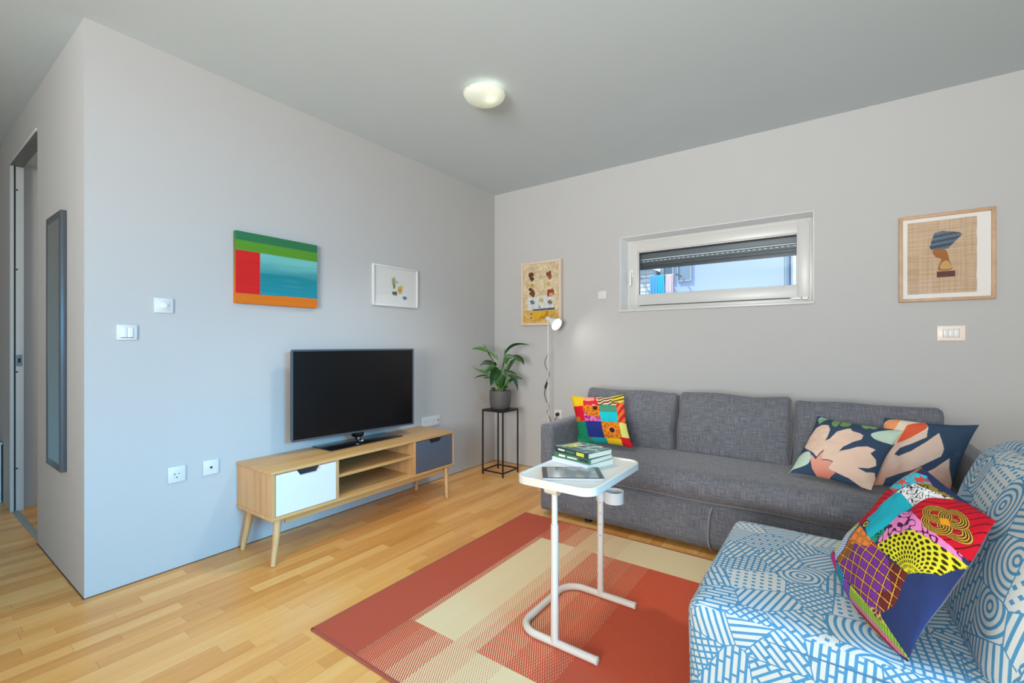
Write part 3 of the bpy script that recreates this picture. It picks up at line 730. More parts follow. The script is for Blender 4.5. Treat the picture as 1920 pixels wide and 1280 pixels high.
# striped abstract canvas
cv = thing('canvas_painting', 'colour-block canvas with green, red, blue and orange bands', 'painting', (0, -2.21, 1.41))
y0, y1, z0, z1 = -2.460, -1.958, 1.412, 1.826
def stripes(U, V):
    p = Paint(U, V, (40, 130, 138))
    n1 = vnoise(U*3, V*30, 1.0, 2)
    top = np.clip((V-.33)/.25, 0, 1)[..., None]; cA, cB = rgb(112, 184, 178), rgb(28, 128, 140)
    k = np.clip(1-top*1.0+(n1-.5)[..., None]*.3, 0, 1); p.c[:] = cA*k+cB*(1-k)
    glow = np.exp(-((V-.85)/.12)**2)[..., None]*.35; p.c[:] = p.c*(1-glow)+rgb(30, 140, 165)*glow
    p.fill(V > .865-.015*U, (206, 110, 22)); p.fill((U < .275) & (V > .25) & (V < .865), (200, 30, 28))
    p.fill(V < .265-.03*0, (84, 142, 40)); p.fill(V < .12, (46, 112, 72))
    s_ = (vnoise(U*2, V*60, 1, 7)-.5)[..., None]*.10; return np.clip(p.c*(1+s_), 0, 1)
P_, U, V = flat_x(y0, y1, z0, z1, .030, 150, 120)
gridmesh('painted_face', P_, M_canvas, cv, stripes(U, V), True)
g = G().bbox((.001, y0, z0), (.0295, y1, z1), .002)
mside = painted('canvas_edge', .7, .2)
so_ = obj('stretcher_edge', g, mside, cv)
cs = []
for v in so_.data.vertices:
    t_ = (z1-(v.co.z+1.41))/(z1-z0); c_ = (46, 112, 72) if t_ < .12 else (84, 142, 40) if t_ < .25 else (190, 30, 28) if t_ < .8 else (206, 110, 22)
    cs.append(rgb(*c_))
setcol(so_, np.array(cs))
# small white-framed collage
sf = thing('framed_collage', 'small thin white-framed collage with green and yellow leaf shapes', 'picture', (0, -1.276, 1.47))
y0, y1, z0, z1 = -1.500, -1.054, 1.468, 1.778
def ringx(g_, y0, y1, z0, z1, w_, x0, x1, r=.001):
    g_.bbox((x0, y0, z0), (x1, y0+w_, z1), r); g_.bbox((x0, y1-w_, z0), (x1, y1, z1), r); g_.bbox((x0, y0+w_, z0), (x1, y1-w_, z0+w_), r); g_.bbox((x0, y0+w_, z1-w_), (x1, y1-w_, z1), r); return g_
obj('frame', ringx(G(), y0, y1, z0, z1, .012, 0, .018), M_framewhite, sf, True)
def coll(U, V):
    p = Paint(U, V, (214, 213, 209))
    p.poly([(.40, .30), (.46, .22), (.50, .36), (.46, .50), (.41, .44)], (150, 160, 110)); p.poly([(.43, .46), (.49, .44), (.47, .56), (.43, .54)], (104, 118, 78))
    p.poly([(.51, .28), (.55, .38), (.52, .40)], (130, 150, 150))
    p.poly([(.53, .50), (.62, .44), (.66, .47), (.64, .68), (.56, .68)], (206, 172, 92)); p.poly([(.56, .56), (.63, .54), (.62, .60), (.56, .61)], (176, 134, 60))
    p.poly([(.41, .64), (.53, .62), (.52, .74), (.42, .72)], (84, 96, 72)); p.poly([(.65, .76), (.72, .72), (.78, .78), (.70, .84)], (90, 108, 122))
    return p.c
P_, U, V = flat_x(y0+.012, y1-.012, z0+.012, z1-.012, .007, 120, 90)
gridmesh('collage_sheet', P_, M_papyrus, sf, coll(U, V), True)
obj('picture_glass', G().box((.0125, y0+.011, z0+.011), (.0145, y1-.011, z1-.011)), M_pictureglass, sf)
# corner painting in a cream frame
cp = thing('framed_painting', 'tall beige impasto painting in pale frame near the corner', 'painting', (.6, 0, 1.35))
x0, x1, z0, z1 = .412-.022, .788+.002, 1.352, 1.952
x0 = .352+.0; x1 = .790
obj('frame', ring(G(), x0, x1, z0, z1, .022, .022, .022, .022, -.045, 0, .002), M_framecream, cp, True)
def ochre(U, V):
    n1 = vnoise(U*8, V*14, 1, 3); n2 = vnoise(U*30, V*50, 1, 5); n = (.6*n1+.4*n2)[..., None]
    p = Paint(U, V, (200, 180, 140)); p.c[:] = rgb(182, 162, 124)*(1-n)+rgb(222, 206, 172)*n
    m_ = V > .78; p.c[m_] = (rgb(176, 132, 50)*(1-n)+rgb(222, 186, 110)*n)[m_]
    p.pat([(.30, .80), (.80, .80), (.66, .93), (.28, .93)], lambda a, b_: pick(vnoise(a*9, b_*12, 1, 8) > .35, (214, 164, 44), (178, 128, 28)))
    p.poly([(.14, .56), (.84, .54), (.84, .77), (.12, .78)], (204, 208, 206)); p.poly([(.25, .765), (.86, .75), (.88, .785), (.3, .79)], (66, 84, 112))
    for cx_, cy_, r_, c_ in ((.23, .18, .07, (98, 60, 42)), (.24, .25, .055, (80, 52, 38)), (.24, .36, .06, (196, 150, 74)), (.2, .42, .04, (70, 48, 34)), (.26, .49, .09, (112, 64, 46)), (.73, .20, .085, (124, 66, 54)), (.74, .25, .05, (140, 90, 70)), (.70, .36, .06, (188, 160, 104)), (.76, .50, .10, (140, 60, 48)), (.78, .54, .05, (200, 150, 110)), (.27, .65, .07, (96, 110, 118)), (.74, .66, .06, (120, 110, 90)), (.5, .62, .07, (190, 168, 110)), (.46, .73, .02, (60, 60, 66)), (.22, .84, .02, (60, 40, 30)), (.21, .91, .02, (70, 44, 30))):
        d = ((U-cx_)/r_)**2+((V-cy_)/(r_*.62))**2+(vnoise(U*26, V*34, 1, cx_*90)-.5)*1.6; p.fill(d < 1, c_)
    return p.c*(.88+.24*n2[..., None])
P_, U, V = flat_y(x0+.021, x1-.021, z0+.021, z1-.021, -.030, 130, 180)
P_[..., 1] -= .004*vnoise(U*14, V*22, 1, 4)
gridmesh('painted_canvas', P_, M_impasto, cp, ochre(U, V))
# oak-framed papyrus picture
pp = thing('framed_papyrus', 'oak-framed papyrus sheet with blue and ochre painted shapes', 'picture', (3.34, 0, 1.43))
x0, x1, z0, z1 = 3.135, 3.551, 1.430, 1.946
obj('frame', ring(G(), x0, x1, z0, z1, .018, .018, .018, .018, -.026, 0, .002), M_frameoak, pp, True)
obj('mount_board', G().box((x0+.017, -.012, z0+.017), (x1-.017, -.008, z1-.017)), M_paper, pp)
def papyrus(U, V):
    h_ = vnoise(U*3, V*80, 1, 1); v_ = vnoise(U*60, V*3, 1, 2)
    k = np.clip(.35+.4*h_+.35*v_, 0, 1)[..., None]; p = Paint(U, V, (200, 170, 130)); p.c[:] = rgb(156, 128, 100)*(1-k)+rgb(206, 180, 150)*k
    gr = (np.mod(U*13, 1) < .09) | (np.mod(V*24, 1) < .10); p.c[gr] *= .86
    p.pat([(.40, .17), (.52, .15), (.76, .19), (.80, .22), (.60, .40), (.36, .40), (.33, .36)], lambda a, b_: pick(np.sin(b_*90+a*9) > .1, (96, 112, 124), (64, 78, 94)), False)
    p.poly([(.38, .41), (.56, .41), (.62, .56), (.66, .68), (.46, .68), (.50, .54), (.42, .50)], (158, 104, 62), True)
    p.poly([(.50, .60), (.58, .56), (.66, .66), (.50, .67)], (196, 160, 104), True)
    p.poly([(.44, .70), (.70, .70), (.70, .78), (.44, .78)], (98, 66, 62)); return p.c
P_, U, V = flat_y(x0+.040, x1-.075, z0+.045, z1-.040, -.0128, 130, 150)
P_[..., 0] += .004*(vnoise(V*9, U*0, 1, 6)-.5)*(U > .9)
gridmesh('papyrus_sheet', P_, M_papyrus, pp, papyrus(U, V))
obj('picture_glass', G().box((x0+.016, -.0205, z0+.016), (x1-.016, -.0185, z1-.016)), M_pictureglass, pp)

# ------------------------------------------------------------------ ceiling lamp
lc = Vector((1.125, -1.56, 0))
cl_ = thing('ceiling_lamp', 'lit milky glass bowl lamp on the ceiling', 'lamp', (lc.x, lc.y, H))
obj('ceiling_plate', G().lathe((lc.x, lc.y, H), [(0, 0), (.05, 0), (.05, -.010), (.04, -.014), (0, -.014)], 32), M_white, cl_, True)
R_ = .122; prof = [(R_*math.sin(a)**.9 if a > 0 else 0, -.080+.052*(1-math.cos(a))) for a in [i*math.pi/2/14 for i in range(15)]]
prof += [(R_+.003, -.026), (R_-.001, -.024)]+[(max(0, r_-.003), h_+.003) for r_, h_ in prof[::-1]]
obj('glass_bowl', G().lathe((lc.x, lc.y, H), prof, 56), M_milky, cl_, 'all')
for a in (0.4, 2.5, 4.6): obj('clip', G().tube([(lc.x+.07*math.cos(a), lc.y+.07*math.sin(a), H-.01), (lc.x+R_*math.cos(a), lc.y+R_*math.sin(a), H-.024), (lc.x+(R_+.004)*math.cos(a), lc.y+(R_+.004)*math.sin(a), H-.034)], .002, 6), M_chrome, cl_)
bl = Vector((lc.x+.046, lc.y-.002, H-.045))
obj('bulb', G().lathe(bl, [(0, -.020), (.012, -.017), (.020, -.004), (.018, .008), (.010, .018), (.010, .028), (0, .028)], 20), M_bulb, cl_, 'all')
pl = bpy.data.lights.new('ceiling_lamp_light', 'POINT'); pl.energy = 1.7; pl.color = (1, .9, .74); pl.shadow_soft_size = .018
po = bpy.data.objects.new('ceiling_lamp_light', pl); COL.objects.link(po); po.location = (lc.x+.046, lc.y-.002, H-.045); po.parent = cl_; po.matrix_parent_inverse = Matrix.Translation(cl_.location).inverted()
dl_ = bpy.data.lights.new('ceiling_lamp_glow', 'SPOT'); dl_.energy = 50; dl_.color = (1, .97, .9); dl_.shadow_soft_size = .1; dl_.spot_size = math.radians(118); dl_.spot_blend = .75
do_ = bpy.data.objects.new('ceiling_lamp_glow', dl_); COL.objects.link(do_); do_.location = (lc.x, lc.y, H-.24); do_.parent = cl_; do_.matrix_parent_inverse = Matrix.Translation(cl_.location).inverted()

# ------------------------------------------------------------------ reading lamp
px_, py_ = .722, -.155
rl = thing('floor_lamp', 'slim white reading lamp with lit cone shade behind the sofa', 'lamp', (px_+.045, py_+.03, 0))
obj('base', G().lathe((px_+.05, py_+.035, 0), [(0, .0), (.085, 0), (.088, .006), (.084, .016), (.02, .02), (0, .02)], 36), M_whitecord, rl, True)
ht = PY(1027, 597, py_); hb = PY(1049, 611.5, py_-.035)
obj('pole', G().tube([(px_, py_, .012), (px_, py_, 1.20), (px_+.001, py_-.001, 1.33), (ht.x-.001, ht.y, ht.z-.022)], .0032, 10), M_whitecord, rl, True)
ax = (hb-ht).normalized()
sd = obj('lamp_shade', G().lathe(ht, [(0, -.020), (.012, -.019), (.020, -.010), (.0215, .01), (.023, .035), (.031, .052), (.050, .105), (.058, .128), (.056, .128), (.047, .104), (.029, .055), (.020, .04), (0, .04)], 36, ax), M_whitecord, rl, 'all')
obj('bulb', G().lathe(ht+ax*.055, [(0, 0), (.02, .01), (.042, .05), (.049, .062), (.040, .070), (0, .073)], 28, ax), M_spot, rl, 'all')
obj('joint', G().lathe(ht+Vector((0, 0, -.025)), [(.006, -.012), (.009, -.008), (.009, .01), (.005, .016)], 12), M_whitecord, rl, True)
spl = bpy.data.lights.new('reading_spot', 'SPOT'); spl.energy = 2.2; spl.spot_size = math.radians(140); spl.spot_blend = 1; spl.color = (1, .93, .8); spl.shadow_soft_size = .03
spo = bpy.data.objects.new('reading_spot', spl); COL.objects.link(spo); spo.location = ht+ax*.135; spo.rotation_euler = (ax+Vector((.25, .35, -.1))).to_track_quat('-Z', 'Y').to_euler()
spo.parent = rl; spo.matrix_parent_inverse = Matrix.Translation(rl.location).inverted()
cpts = [PY(a, b_, -.03) for a, b_ in ((1028, 662), (1027.5, 680), (1029, 700), (1026, 712), (1023, 724), (1020.5, 738), (1024, 750), (1028.5, 760), (1026, 772), (1029, 780), (1033, 790), (1038, 799))]
def catm(pts, k=5):
    out = []
    for i in range(len(pts)-1):
        p0, p1, p2, p3 = pts[max(i-1, 0)], pts[i], pts[i+1], pts[min(i+2, len(pts)-1)]
        for s_ in range(k):
            t_ = s_/k; out.append(.5*((2*p1)+(p2-p0)*t_+(2*p0-5*p1+4*p2-p3)*t_*t_+(3*p1-p0-3*p2+p3)*t_**3))
    return out+[pts[-1]]
cpts[0] = Vector((px_+.004, py_, cpts[0].z)); cpts[1] = Vector((cpts[1].x, -.09, cpts[1].z))
s2 = [PY(a, b_, -.03) for a, b_ in ((1038, 799), (1036, 800), (1040, 788), (1045, 779))]; s2[-1].y = -.045
sk = PY(1047, 776, 0)
cord = obj('power_cord', G().tube(catm(cpts+s2[2:]), .0026, 8), M_blackcord, rl, True)
a_, b_ = PY(1026, 716, -.03), PY(1021.5, 728, -.03)
obj('cord_switch', G().tube([a_, a_*.95+b_*.05, a_*.05+b_*.95, b_], [.004, .009, .009, .004], 10), M_blackcord, cord, True)
obj('plug', G().lathe((sk.x, -.009, sk.z), [(0, .034), (.009, .034), (.015, .022), (.017, 0)], 18, (0, -1, 0)), M_blackcord, rl, True)
ws = thing('wall_socket', 'white wall socket behind the left sofa arm holding a black plug', 'socket', (sk.x, 0, sk.z))
obj('plate', G().bbox((sk.x-.04, -.008, sk.z-.04), (sk.x+.04, 0, sk.z+.04), .003), M_switch, ws, True)

# ------------------------------------------------------------------ plant stand, pot, plant
F4 = [(.438, -.450), (.211, -.450), (.432, -.213), (.206, -.213)]
sx0, sx1, sy0, sy1, sz = .203, .440, -.452, -.212, .587
ps = thing('plant_stand', 'slender square black metal plant stand in the corner', 'stand', ((sx0+sx1)/2, (sy0+sy1)/2, 0))
r_ = .0055
obj('top_plate', G().bbox((sx0, sy0, sz-.006), (sx1, sy1, sz), .0015), M_black, ps, True)
for x_ in (sx0+r_, sx1-r_):
    for y_ in (sy0+r_, sy1-r_): 
        lg = obj('leg', G().box((x_-r_, y_-r_, .006), (x_+r_, y_+r_, sz-.006)), M_black, ps); obj('foot_cap', G().box((x_-r_-.001, y_-r_-.001, 0), (x_+r_+.001, y_+r_+.001, .008)), M_black, lg)
def bar(z_):
    for a, b_ in (((sx0+2*r_, sy0), (sx1-2*r_, sy0+2*r_)), ((sx0+2*r_, sy1-2*r_), (sx1-2*r_, sy1)), ((sx0, sy0+2*r_), (sx0+2*r_, sy1-2*r_)), ((sx1-2*r_, sy0+2*r_), (sx1, sy1-2*r_))):
        obj('rail', G().box((a[0], a[1], z_), (b_[0], b_[1], z_+2*r_)), M_black, ps)
bar(.030); bar(sz-.0175)
pc = Vector((.322, -.335, sz))
pt = thing('peace_lily', 'leafy green peace lily in a dark grey pot on the stand', 'plant', tuple(pc))
PR = .098
pot = obj('pot', G().lathe(pc, [(0, 0), (.074, 0), (.084, .006), (.092, .03), (PR, .09), (PR+.001, .163), (PR-.002, .168), (PR-.006, .166), (PR-.007, .145), (0, .145)], 44), M_pot, pt, 'all')
obj('soil', G().lathe(pc, [(0, .150), (.05, .152), (.091, .147)], 24), M_soil, pot, True)
pdp = (Vector((pc.x, pc.y))-Vector((CAM.x, CAM.y))).dot(Fv)
def LP(px, py, dd=0): return PD(px, py, pdp+dd)
def leaf(base, mid, tip, wd, off=0., bend=0, stemfrom=None, twist=0):
    """blade along a curve given in photo pixels at the plant's own depth"""
    b0, m0, t0 = LP(*base, off*.4), LP(*mid, off*.8), LP(*tip, off)
    n = 12; vs = []; g_ = G(); toward = Vector((-Fv.x, -Fv.y, 0))
    sb = Vector((pc.x+random.uniform(-.03, .03), pc.y+random.uniform(-.03, .03), pc.z+.145))
    for i in range(n+1):
        t_ = i/n; p = b0*(1-t_)**2+m0*2*t_*(1-t_)+t0*t_*t_
        d = ((m0-b0)*(1-t_)+(t0-m0)*t_).normalized()
        side = d.cross(toward).normalized(); side = (Matrix.Rotation(twist+.5*math.sin(off*40+t_*1.5), 3, d) @ side)
        w_ = wd*(math.sin(math.pi*min(1, t_*.96+.03)**.8))**.9*(1-.15*t_)
        up = side.cross(d).normalized()
        for k in (-1, -.5, 0, .5, 1): g_.v.append(tuple(p+side*w_*k+up*(abs(k)**1.2)*w_*.22*(1 if up.dot(toward) > 0 else -1)))
    for i in range(n):
        for k in range(4): g_.f.append((i*5+k, i*5+k+1, (i+1)*5+k+1, (i+1)*5+k)); g_.mi.append(0)
    o = obj('leaf', g_, M_leaf, pt, 'all')
    st = [sb, sb*.55+b0*.45+Vector((0, 0, .01)), b0, b0*.8+m0*.2]
    obj('stem', G().tube(catm(st, 4), .0026, 6), M_stem, o, True)
Zp = lambda a, b_: (870+a/8, 620+b_/8)
for L_ in (((380, 320), (270, 235), (118, 272), .017, .02), ((380, 310), (510, 390), (505, 450), .012, -.02), ((440, 470), (350, 300), (290, 185), .006, .03), ((610, 360), (700, 130), (985, 218), .0125, .01, ),
           ((640, 500), (600, 340), (790, 400), .025, -.03), ((720, 385), (880, 390), (900, 515), .022, .0), ((640, 610), (700, 470), (790, 400), .017, .05), ((570, 600), (620, 400), (610, 250), .006, .03),
           ((470, 520), (330, 420), (240, 530), .020, -.02), ((470, 560), (380, 560), (295, 610), .022, .03), ((430, 500), (480, 470), (470, 560), .018, .02),
           ((380, 640), (270, 600), (125, 550), .013, .04), ((370, 665), (240, 655), (138, 720), .0075, -.03), ((400, 700), (330, 690), (290, 710), .010, .02),
           ((520, 590), (430, 590), (405, 835), .040, -.07), ((560, 600), (470, 640), (400, 780), .030, -.05),
           ((600, 600), (760, 600), (800, 690), .010, .03), ((660, 650), (790, 690), (810, 905), .019, -.04), ((690, 720), (800, 690), (885, 722), .014, -.02),
           ((640, 800), (680, 720), (740, 740), .014, .05), ((480, 800), (520, 700), (560, 690), .020, -.03), ((540, 860), (560, 760), (590, 680), .018, -.05),
           ((600, 860), (640, 780), (690, 760), .012, -.04), ((470, 870), (430, 850), (400, 870), .012, -.05), ((590, 870), (640, 830), (660, 850), .014, -.05), ((500, 850), (480, 760), (500, 720), .016, .03),
           ((560, 860), (600, 720), (640, 640), .014, .04), ((600, 640), (650, 560), (640, 660), .018, -.02), ((560, 700), (620, 650), (700, 700), .014, -.03)):
    leaf(Zp(*L_[0]), Zp(*L_[1]), Zp(*L_[2]), L_[3]*1.25, L_[4])

# ------------------------------------------------------------------ television stand
tx1, ty0, ty1, tz0, tz1 = .398, -2.440, -1.037, .235, .498
ts = thing('tv_stand', 'low oak television stand with one white and one slate drawer', 'cabinet', (.2, -1.74, 0))
obj('top_board', G().bbox((.004, ty0-.006, tz1-.016), (tx1+.004, ty1+.006, tz1), .003), M_oak, ts, True)
obj('bottom_board', G().bbox((.004, ty0-.004, tz0), (tx1+.004, ty1+.004, tz0+.018), .003), M_oak, ts, True)
for a in (ty0, -2.060, -1.446, ty1-.018): obj('side_panel' if a in (ty0, ty1-.018) else 'divider', G().bbox((.006, a, tz0+.018), (tx1, a+.018, tz1-.016), .001), M_oakv, ts)
obj('back_panel', G().box((.006, ty0+.018, tz0+.018), (.012, ty1-.018, tz1-.016)), M_oakv, ts)
obj('shelf', G().bbox((.012, -2.042, .372), (tx1-.012, -1.446, .390), .002), M_oak, ts)
def drawer(a, b_, m_, s_):
    z0_, z1_ = tz0+.022, tz1-.020; c_ = (a+b_)/2+.01; d = .072
    g_ = G().prism([(a, z0_), (b_, z0_), (b_, z1_), (c_+d, z1_), (c_+d*.72, z1_-.030), (c_-d*.72, z1_-.030), (c_-d, z1_), (a, z1_)], 0, tx1-.016, tx1+.002)
    o = lab(obj('drawer', g_, m_, ts), s_)
    obj('drawer_box', G().box((.05, a+.01, z0_+.004), (tx1-.12, b_-.01, z1_-.04)), M_oak, o)
    obj('finger_notch', G().box((tx1-.05, c_-d-.004, z1_-.036), (tx1-.0165, c_+d+.004, z1_)), M_dark, o)
drawer(ty0+.021, -2.063, M_drawerW, 'white drawer front with a notched grip')
drawer(-1.425, ty1-.021, M_drawerG, 'slate grey drawer front with a notched grip')
obj('apron', G().bbox((tx1-.05, ty0+.09, .196), (tx1-.03, ty1-.09, tz0), .002), M_oak, ts)
obj('apron', G().bbox((.05, ty0+.09, .196), (.07, ty1-.09, tz0), .002), M_oak, ts)
for ys, yb, yt in ((1, ty0+.02, ty0+.055), (-1, ty1+.035, ty1-.045)):
    for xb, xt in ((.35, .355), (.055, .06)):
        fx, fy = (PZ(512, 1062, 0) if xb > .2 else PZ(455, 1030, 0))[:2] if ys > 0 else ((.400, -1.115) if xb > .2 else (.06, -1.115))
        obj('leg', G().tube([(fx-.0, fy, 0), (xt, yt, tz0)], [.013, .021], 18), M_leg, ts, True)

# television
dl, drr = FPX*.57/175, FPX*.57/142
A = PD(546, 655, dl); B = PD(776, 653, drr); A.z = 1.142; B.z = 1.142
A.x = max(A.x, .07)
ctr = (A+B)/2; wv = (B-A); wl = wv.length; wd_ = wv.normalized(); nv = Vector((wd_.y, -wd_.x, 0))
if nv.x < 0: nv = -nv
tv = thing('television', 'flat black television with silver-grey rim on the oak stand', 'television', (.135, -1.70, tz1))
def obox(g_, c_, hw, hh, d0, d1, r=.003):
    """box in the tv's own frame: hw along width, hh height, depth d0..d1 along normal"""
    bm = bmesh.new(); bmesh.ops.create_cube(bm, size=1)
    for v in bm.verts: v.co = Vector((v.co.x*2*hw, (d0+d1)/2+v.co.y*(d1-d0), v.co.z*2*hh))
    bmesh.ops.bevel(bm, geom=bm.edges[:], offset=r, segments=2, affect='EDGES')
    for v in bm.verts: v.co = c_+wd_*v.co.x+nv*v.co.y+Vector((0, 0, v.co.z))
    return g_.bm(bm)
pcn = Vector((ctr.x, ctr.y, 1.142-.285))
g = G(); bw = .012; hw, hh = wl/2, .285
for sx_ in (-1, 1): obox(g, pcn+wd_*sx_*(hw-bw/2), bw/2, hh, -.010, .002)
obox(g, pcn+Vector((0, 0, hh-bw/2)), hw-bw, bw/2, -.010, .002); obox(g, pcn-Vector((0, 0, hh-bw/2)), hw-bw, bw/2, -.010, .002)
obj('bezel', g, M_tvbezel, tv, True)
obj('screen', obox(G(), pcn, hw-bw, hh-bw, -.008, -.003, .001), M_screen, tv)
obj('back_shell', obox(G(), pcn, hw-.004, hh-.004, -.035, -.0085, .01), M_blackgloss, tv, True)
bc = Vector((.128, -1.69, tz1))
g = G(); g.bbox((.018, -1.985, tz1+.0003), (.228, -1.40, tz1+.008), .004)
obj('foot_plate', g, M_blackgloss, tv, True)
nk = pcn-nv*.02
obj('neck', G().tube([(nk.x, nk.y, .57), (nk.x, nk.y+.005, .535), (bc.x, bc.y-.01, tz1+.03), (bc.x, bc.y-.01, tz1+.006)], [.022, .02, .028, .03], 20), M_chrome, tv, True)
obj('neck_collar', G().lathe((nk.x, nk.y, .545), [(.03, 0), (.04, .01), (.045, .03)], 20), M_blackgloss, tv, True)

# ------------------------------------------------------------------ rug
g = G().bbox((1.075, -2.61, 0.0), (3.37, -1.035, .008), .003)
rg = obj('rug', g, M_rug, None, False, (2.2, -1.83, 0)); tag(rg, 'terracotta and cream block-patterned flatweave rug', 'rug')
g = G(); g.bbox((1.065, -2.62, 0), (1.078, -1.025, .009), .003); g.bbox((1.065, -2.62, 0), (3.38, -2.607, .009), .003); g.bbox((1.065, -1.038, 0), (3.38, -1.025, .009), .003); g.bbox((3.367, -2.62, 0), (3.38, -1.025, .009), .003)
obj('binding', g, M_rugedge, rg)

# ------------------------------------------------------------------ sofa
SX0, SX1, SYF = 1.152, 3.440, -.985
sf_ = thing('sofa', 'long dark grey three-seat sofa bed under the window', 'sofa', ((SX0+SX1)/2, -.5, 0))
AX = [(1, 0, 0), (0, 1, 0), (0, 0, 1)]
def sbox(name, a, b_, r, puff=(0, 0, 0), n=14, nz=0, parent=sf_, sag=None, mt=None, nscale=6):
    c_ = [(a[i]+b_[i])/2 for i in range(3)]; h_ = [(b_[i]-a[i])/2 for i in range(3)]
    return soft(name, softbox(c_, AX, h_, r, puff, n, nz, nscale, sag), mt or M_sofa, parent)
sbox('armrest', (SX0, SYF, .035), (SX0+.096, -.05, .625), .018, n=12)
sbox('armrest', (SX1-.096, SYF, .035), (SX1, -.05, .625), .018, n=12)
sbox('base_panel', (SX0+.098, SYF+.022, .035), (SX1-.098, -.12, .285), .012, n=10)
sbox('back_frame', (SX0+.098, -.16, .25), (SX1-.098, -.05, .62), .03, n=12)
seat = sbox('seat', (SX0+.098, SYF-.004, .288), (SX1-.098, -.22, .438), .055, (0, .012, .012), 22, .006, nscale=3)
for x_, y_ in ((1.48, -.9), (3.1, -.9), (1.4, -.2), (3.2, -.2)):
    obj('foot', G().lathe((x_, y_, 0), [(0, 0), (.024, 0), (.027, .03), (.027, .036), (0, .036)], 16), M_sofaleg, sf_, True)
stp = [PY(1335, 951, -.990), PY(1330, 965, -.995), PY(1327, 990, -1.0), PY(1327, 1012, -1.0), PY(1330, 1026, -.995), PY(1334, 1031, -.985)]
stp[-1].z = .03; stp[-1].y = -.965
g = G(); 
for i, p in enumerate(catm(stp, 4)): 
    g.v += [tuple(p+Vector((-.006, 0, 0))), tuple(p+Vector((.006, 0, 0))), tuple(p+Vector((.006, .003, 0))), tuple(p+Vector((-.006, .003, 0)))]
n_ = len(g.v)//4
for i in range(n_-1):
    for k in range(4): g.f.append((i*4+k, i*4+(k+1) % 4, i*4+4+(k+1) % 4, i*4+4+k)); g.mi.append(0)
obj('pull_strap', g, M_strap, sf_)
def backcush(x0, x1, z1, lean, seed, label):
    w2 = (x1-x0)/2; hh_ = .215; th = .105
    up = Vector((0, math.sin(lean), math.cos(lean))); dp = Vector((0, math.cos(lean), -math.sin(lean)))
    cz = z1-hh_*math.cos(lean)-.018; cy = -.335
    def sag(p, q_):
        k = p[0]; q_ = list(q_)
        if p[2] > .3: q_[2] += -.008*(1-abs(p[0])**2)*(p[2])+.003*math.sin(5*p[0]+seed)*p[2]
        tk = 1-.38*max(0, p[2])**2; q_[1] *= tk
        q_[0] += .010*noise.noise(Vector((p[2]*2, seed, p[0]*3)))
        return q_
    g_ = softbox(((x0+x1)/2, cy, cz), [(1, 0, 0), dp, up], (w2, th, hh_), .026, (0.006, .038, .004), 28, .010, 5, sag, (seed*.7, 0))
    lab(soft('back_cushion', g_, M_sofa, sf_), label)
backcush(1.215, 1.905, .838, .24, 1, 'left back cushion'); backcush(1.925, 2.595, .848, .24, 2, 'middle back cushion'); backcush(2.612, 3.285, .838, .24, 3, 'right back cushion')

# ------------------------------------------------------------------ blue and white armchair
ac = thing('armchair', 'blue and white block-printed armchair in the right foreground', 'armchair', (2.96, -1.84, 0))
def chbox(name, c_, axes, half, r, puff, n, nz, off, sag=None, mt=None):
    return soft(name, softbox(c_, axes, half, r, puff, n, nz, 4, sag, off), mt or M_print, ac)
chbox('seat', (2.86, -1.84, .216), AX, (.405, .402, .190), .038, (0, .004, .014), 34, .005, (0, 0))
chbox('base', (3.35, -1.84, .160), AX, (.100, .394, .125), .025, (.004, .004, 0), 14, .003, (3.1, 1.7))
lean = .30; up = Vector((math.sin(lean), 0, math.cos(lean))); dp = Vector((math.cos(lean), 0, -math.sin(lean)))
chbox('backrest', (3.295, -1.84, .575), [dp, (0, 1, 0), up], (.135, .405, .275), .085, (.045, .008, .03), 34, .012, (5.3, 2.9))
g = G(); g.tube(catm([Vector((2.475, -2.240, .366)), Vector((2.6, -2.2425, .364)), Vector((2.85, -2.2435, .360)), Vector((3.11, -2.243, .355))]), .0028, 6)
obj('seam_piping', g, mat('blue_piping', C(70, 120, 156), .9), ac, True)
for x_ in (2.56, 3.36):
    for y_ in (-2.16, -1.52): obj('foot', G().lathe((x_, y_, .009), [(0, 0), (.022, 0), (.025, .03), (0, .03)], 14), M_sofaleg, ac, True)

# ------------------------------------------------------------------ side table
TT = .652
st_ = thing('side_table', 'cream metal laptop side table with C-shaped tube base on rug', 'table', (1.93, -1.92, .009))
tx0_, tx1_, ty0_, ty1_ = 1.768, 2.112, -2.172, -1.660
def rrect(x0, x1, y0, y1, r, k=7):
    o = []
    for cx_, cy_, a0 in ((x1-r, y0+r, -90), (x1-r, y1-r, 0), (x0+r, y1-r, 90), (x0+r, y0+r, 180)):
        for i in range(k+1): a = math.radians(a0+90*i/k); o.append((cx_+r*math.cos(a), cy_+r*math.sin(a)))
    return o
o1 = rrect(tx0_, tx1_, ty0_, ty1_, .055); o2 = rrect(tx0_+.003, tx1_-.003, ty0_+.003, ty1_-.003, .052); i1 = rrect(tx0_+.009, tx1_-.009, ty0_+.009, ty1_-.009, .046); i2 = rrect(tx0_+.013, tx1_-.013, ty0_+.013, ty1_-.013, .042)
g = G(); n = len(o1)
lay = [(o1, TT-.030), (o1, TT-.003), (o2, TT), (i1, TT), (i2, TT-.006)]
for pts, z_ in lay: g.v += [(p[0], p[1], z_) for p in pts]
for i in range(len(lay)-1):
    for k in range(n): g.f.append((i*n+k, i*n+(k+1) % n, (i+1)*n+(k+1) % n, (i+1)*n+k)); g.mi.append(0)
g.f.append(tuple(range(4*n, 5*n))); g.mi.append(0); g.f.append(tuple(range(n))[::-1]); g.mi.append(0)
obj('tray_top', g, M_tableTop, st_, True)
zt = .009+.0145; rb_ = .085; fy0, fy1, bx = -2.135, -1.715, 1.765
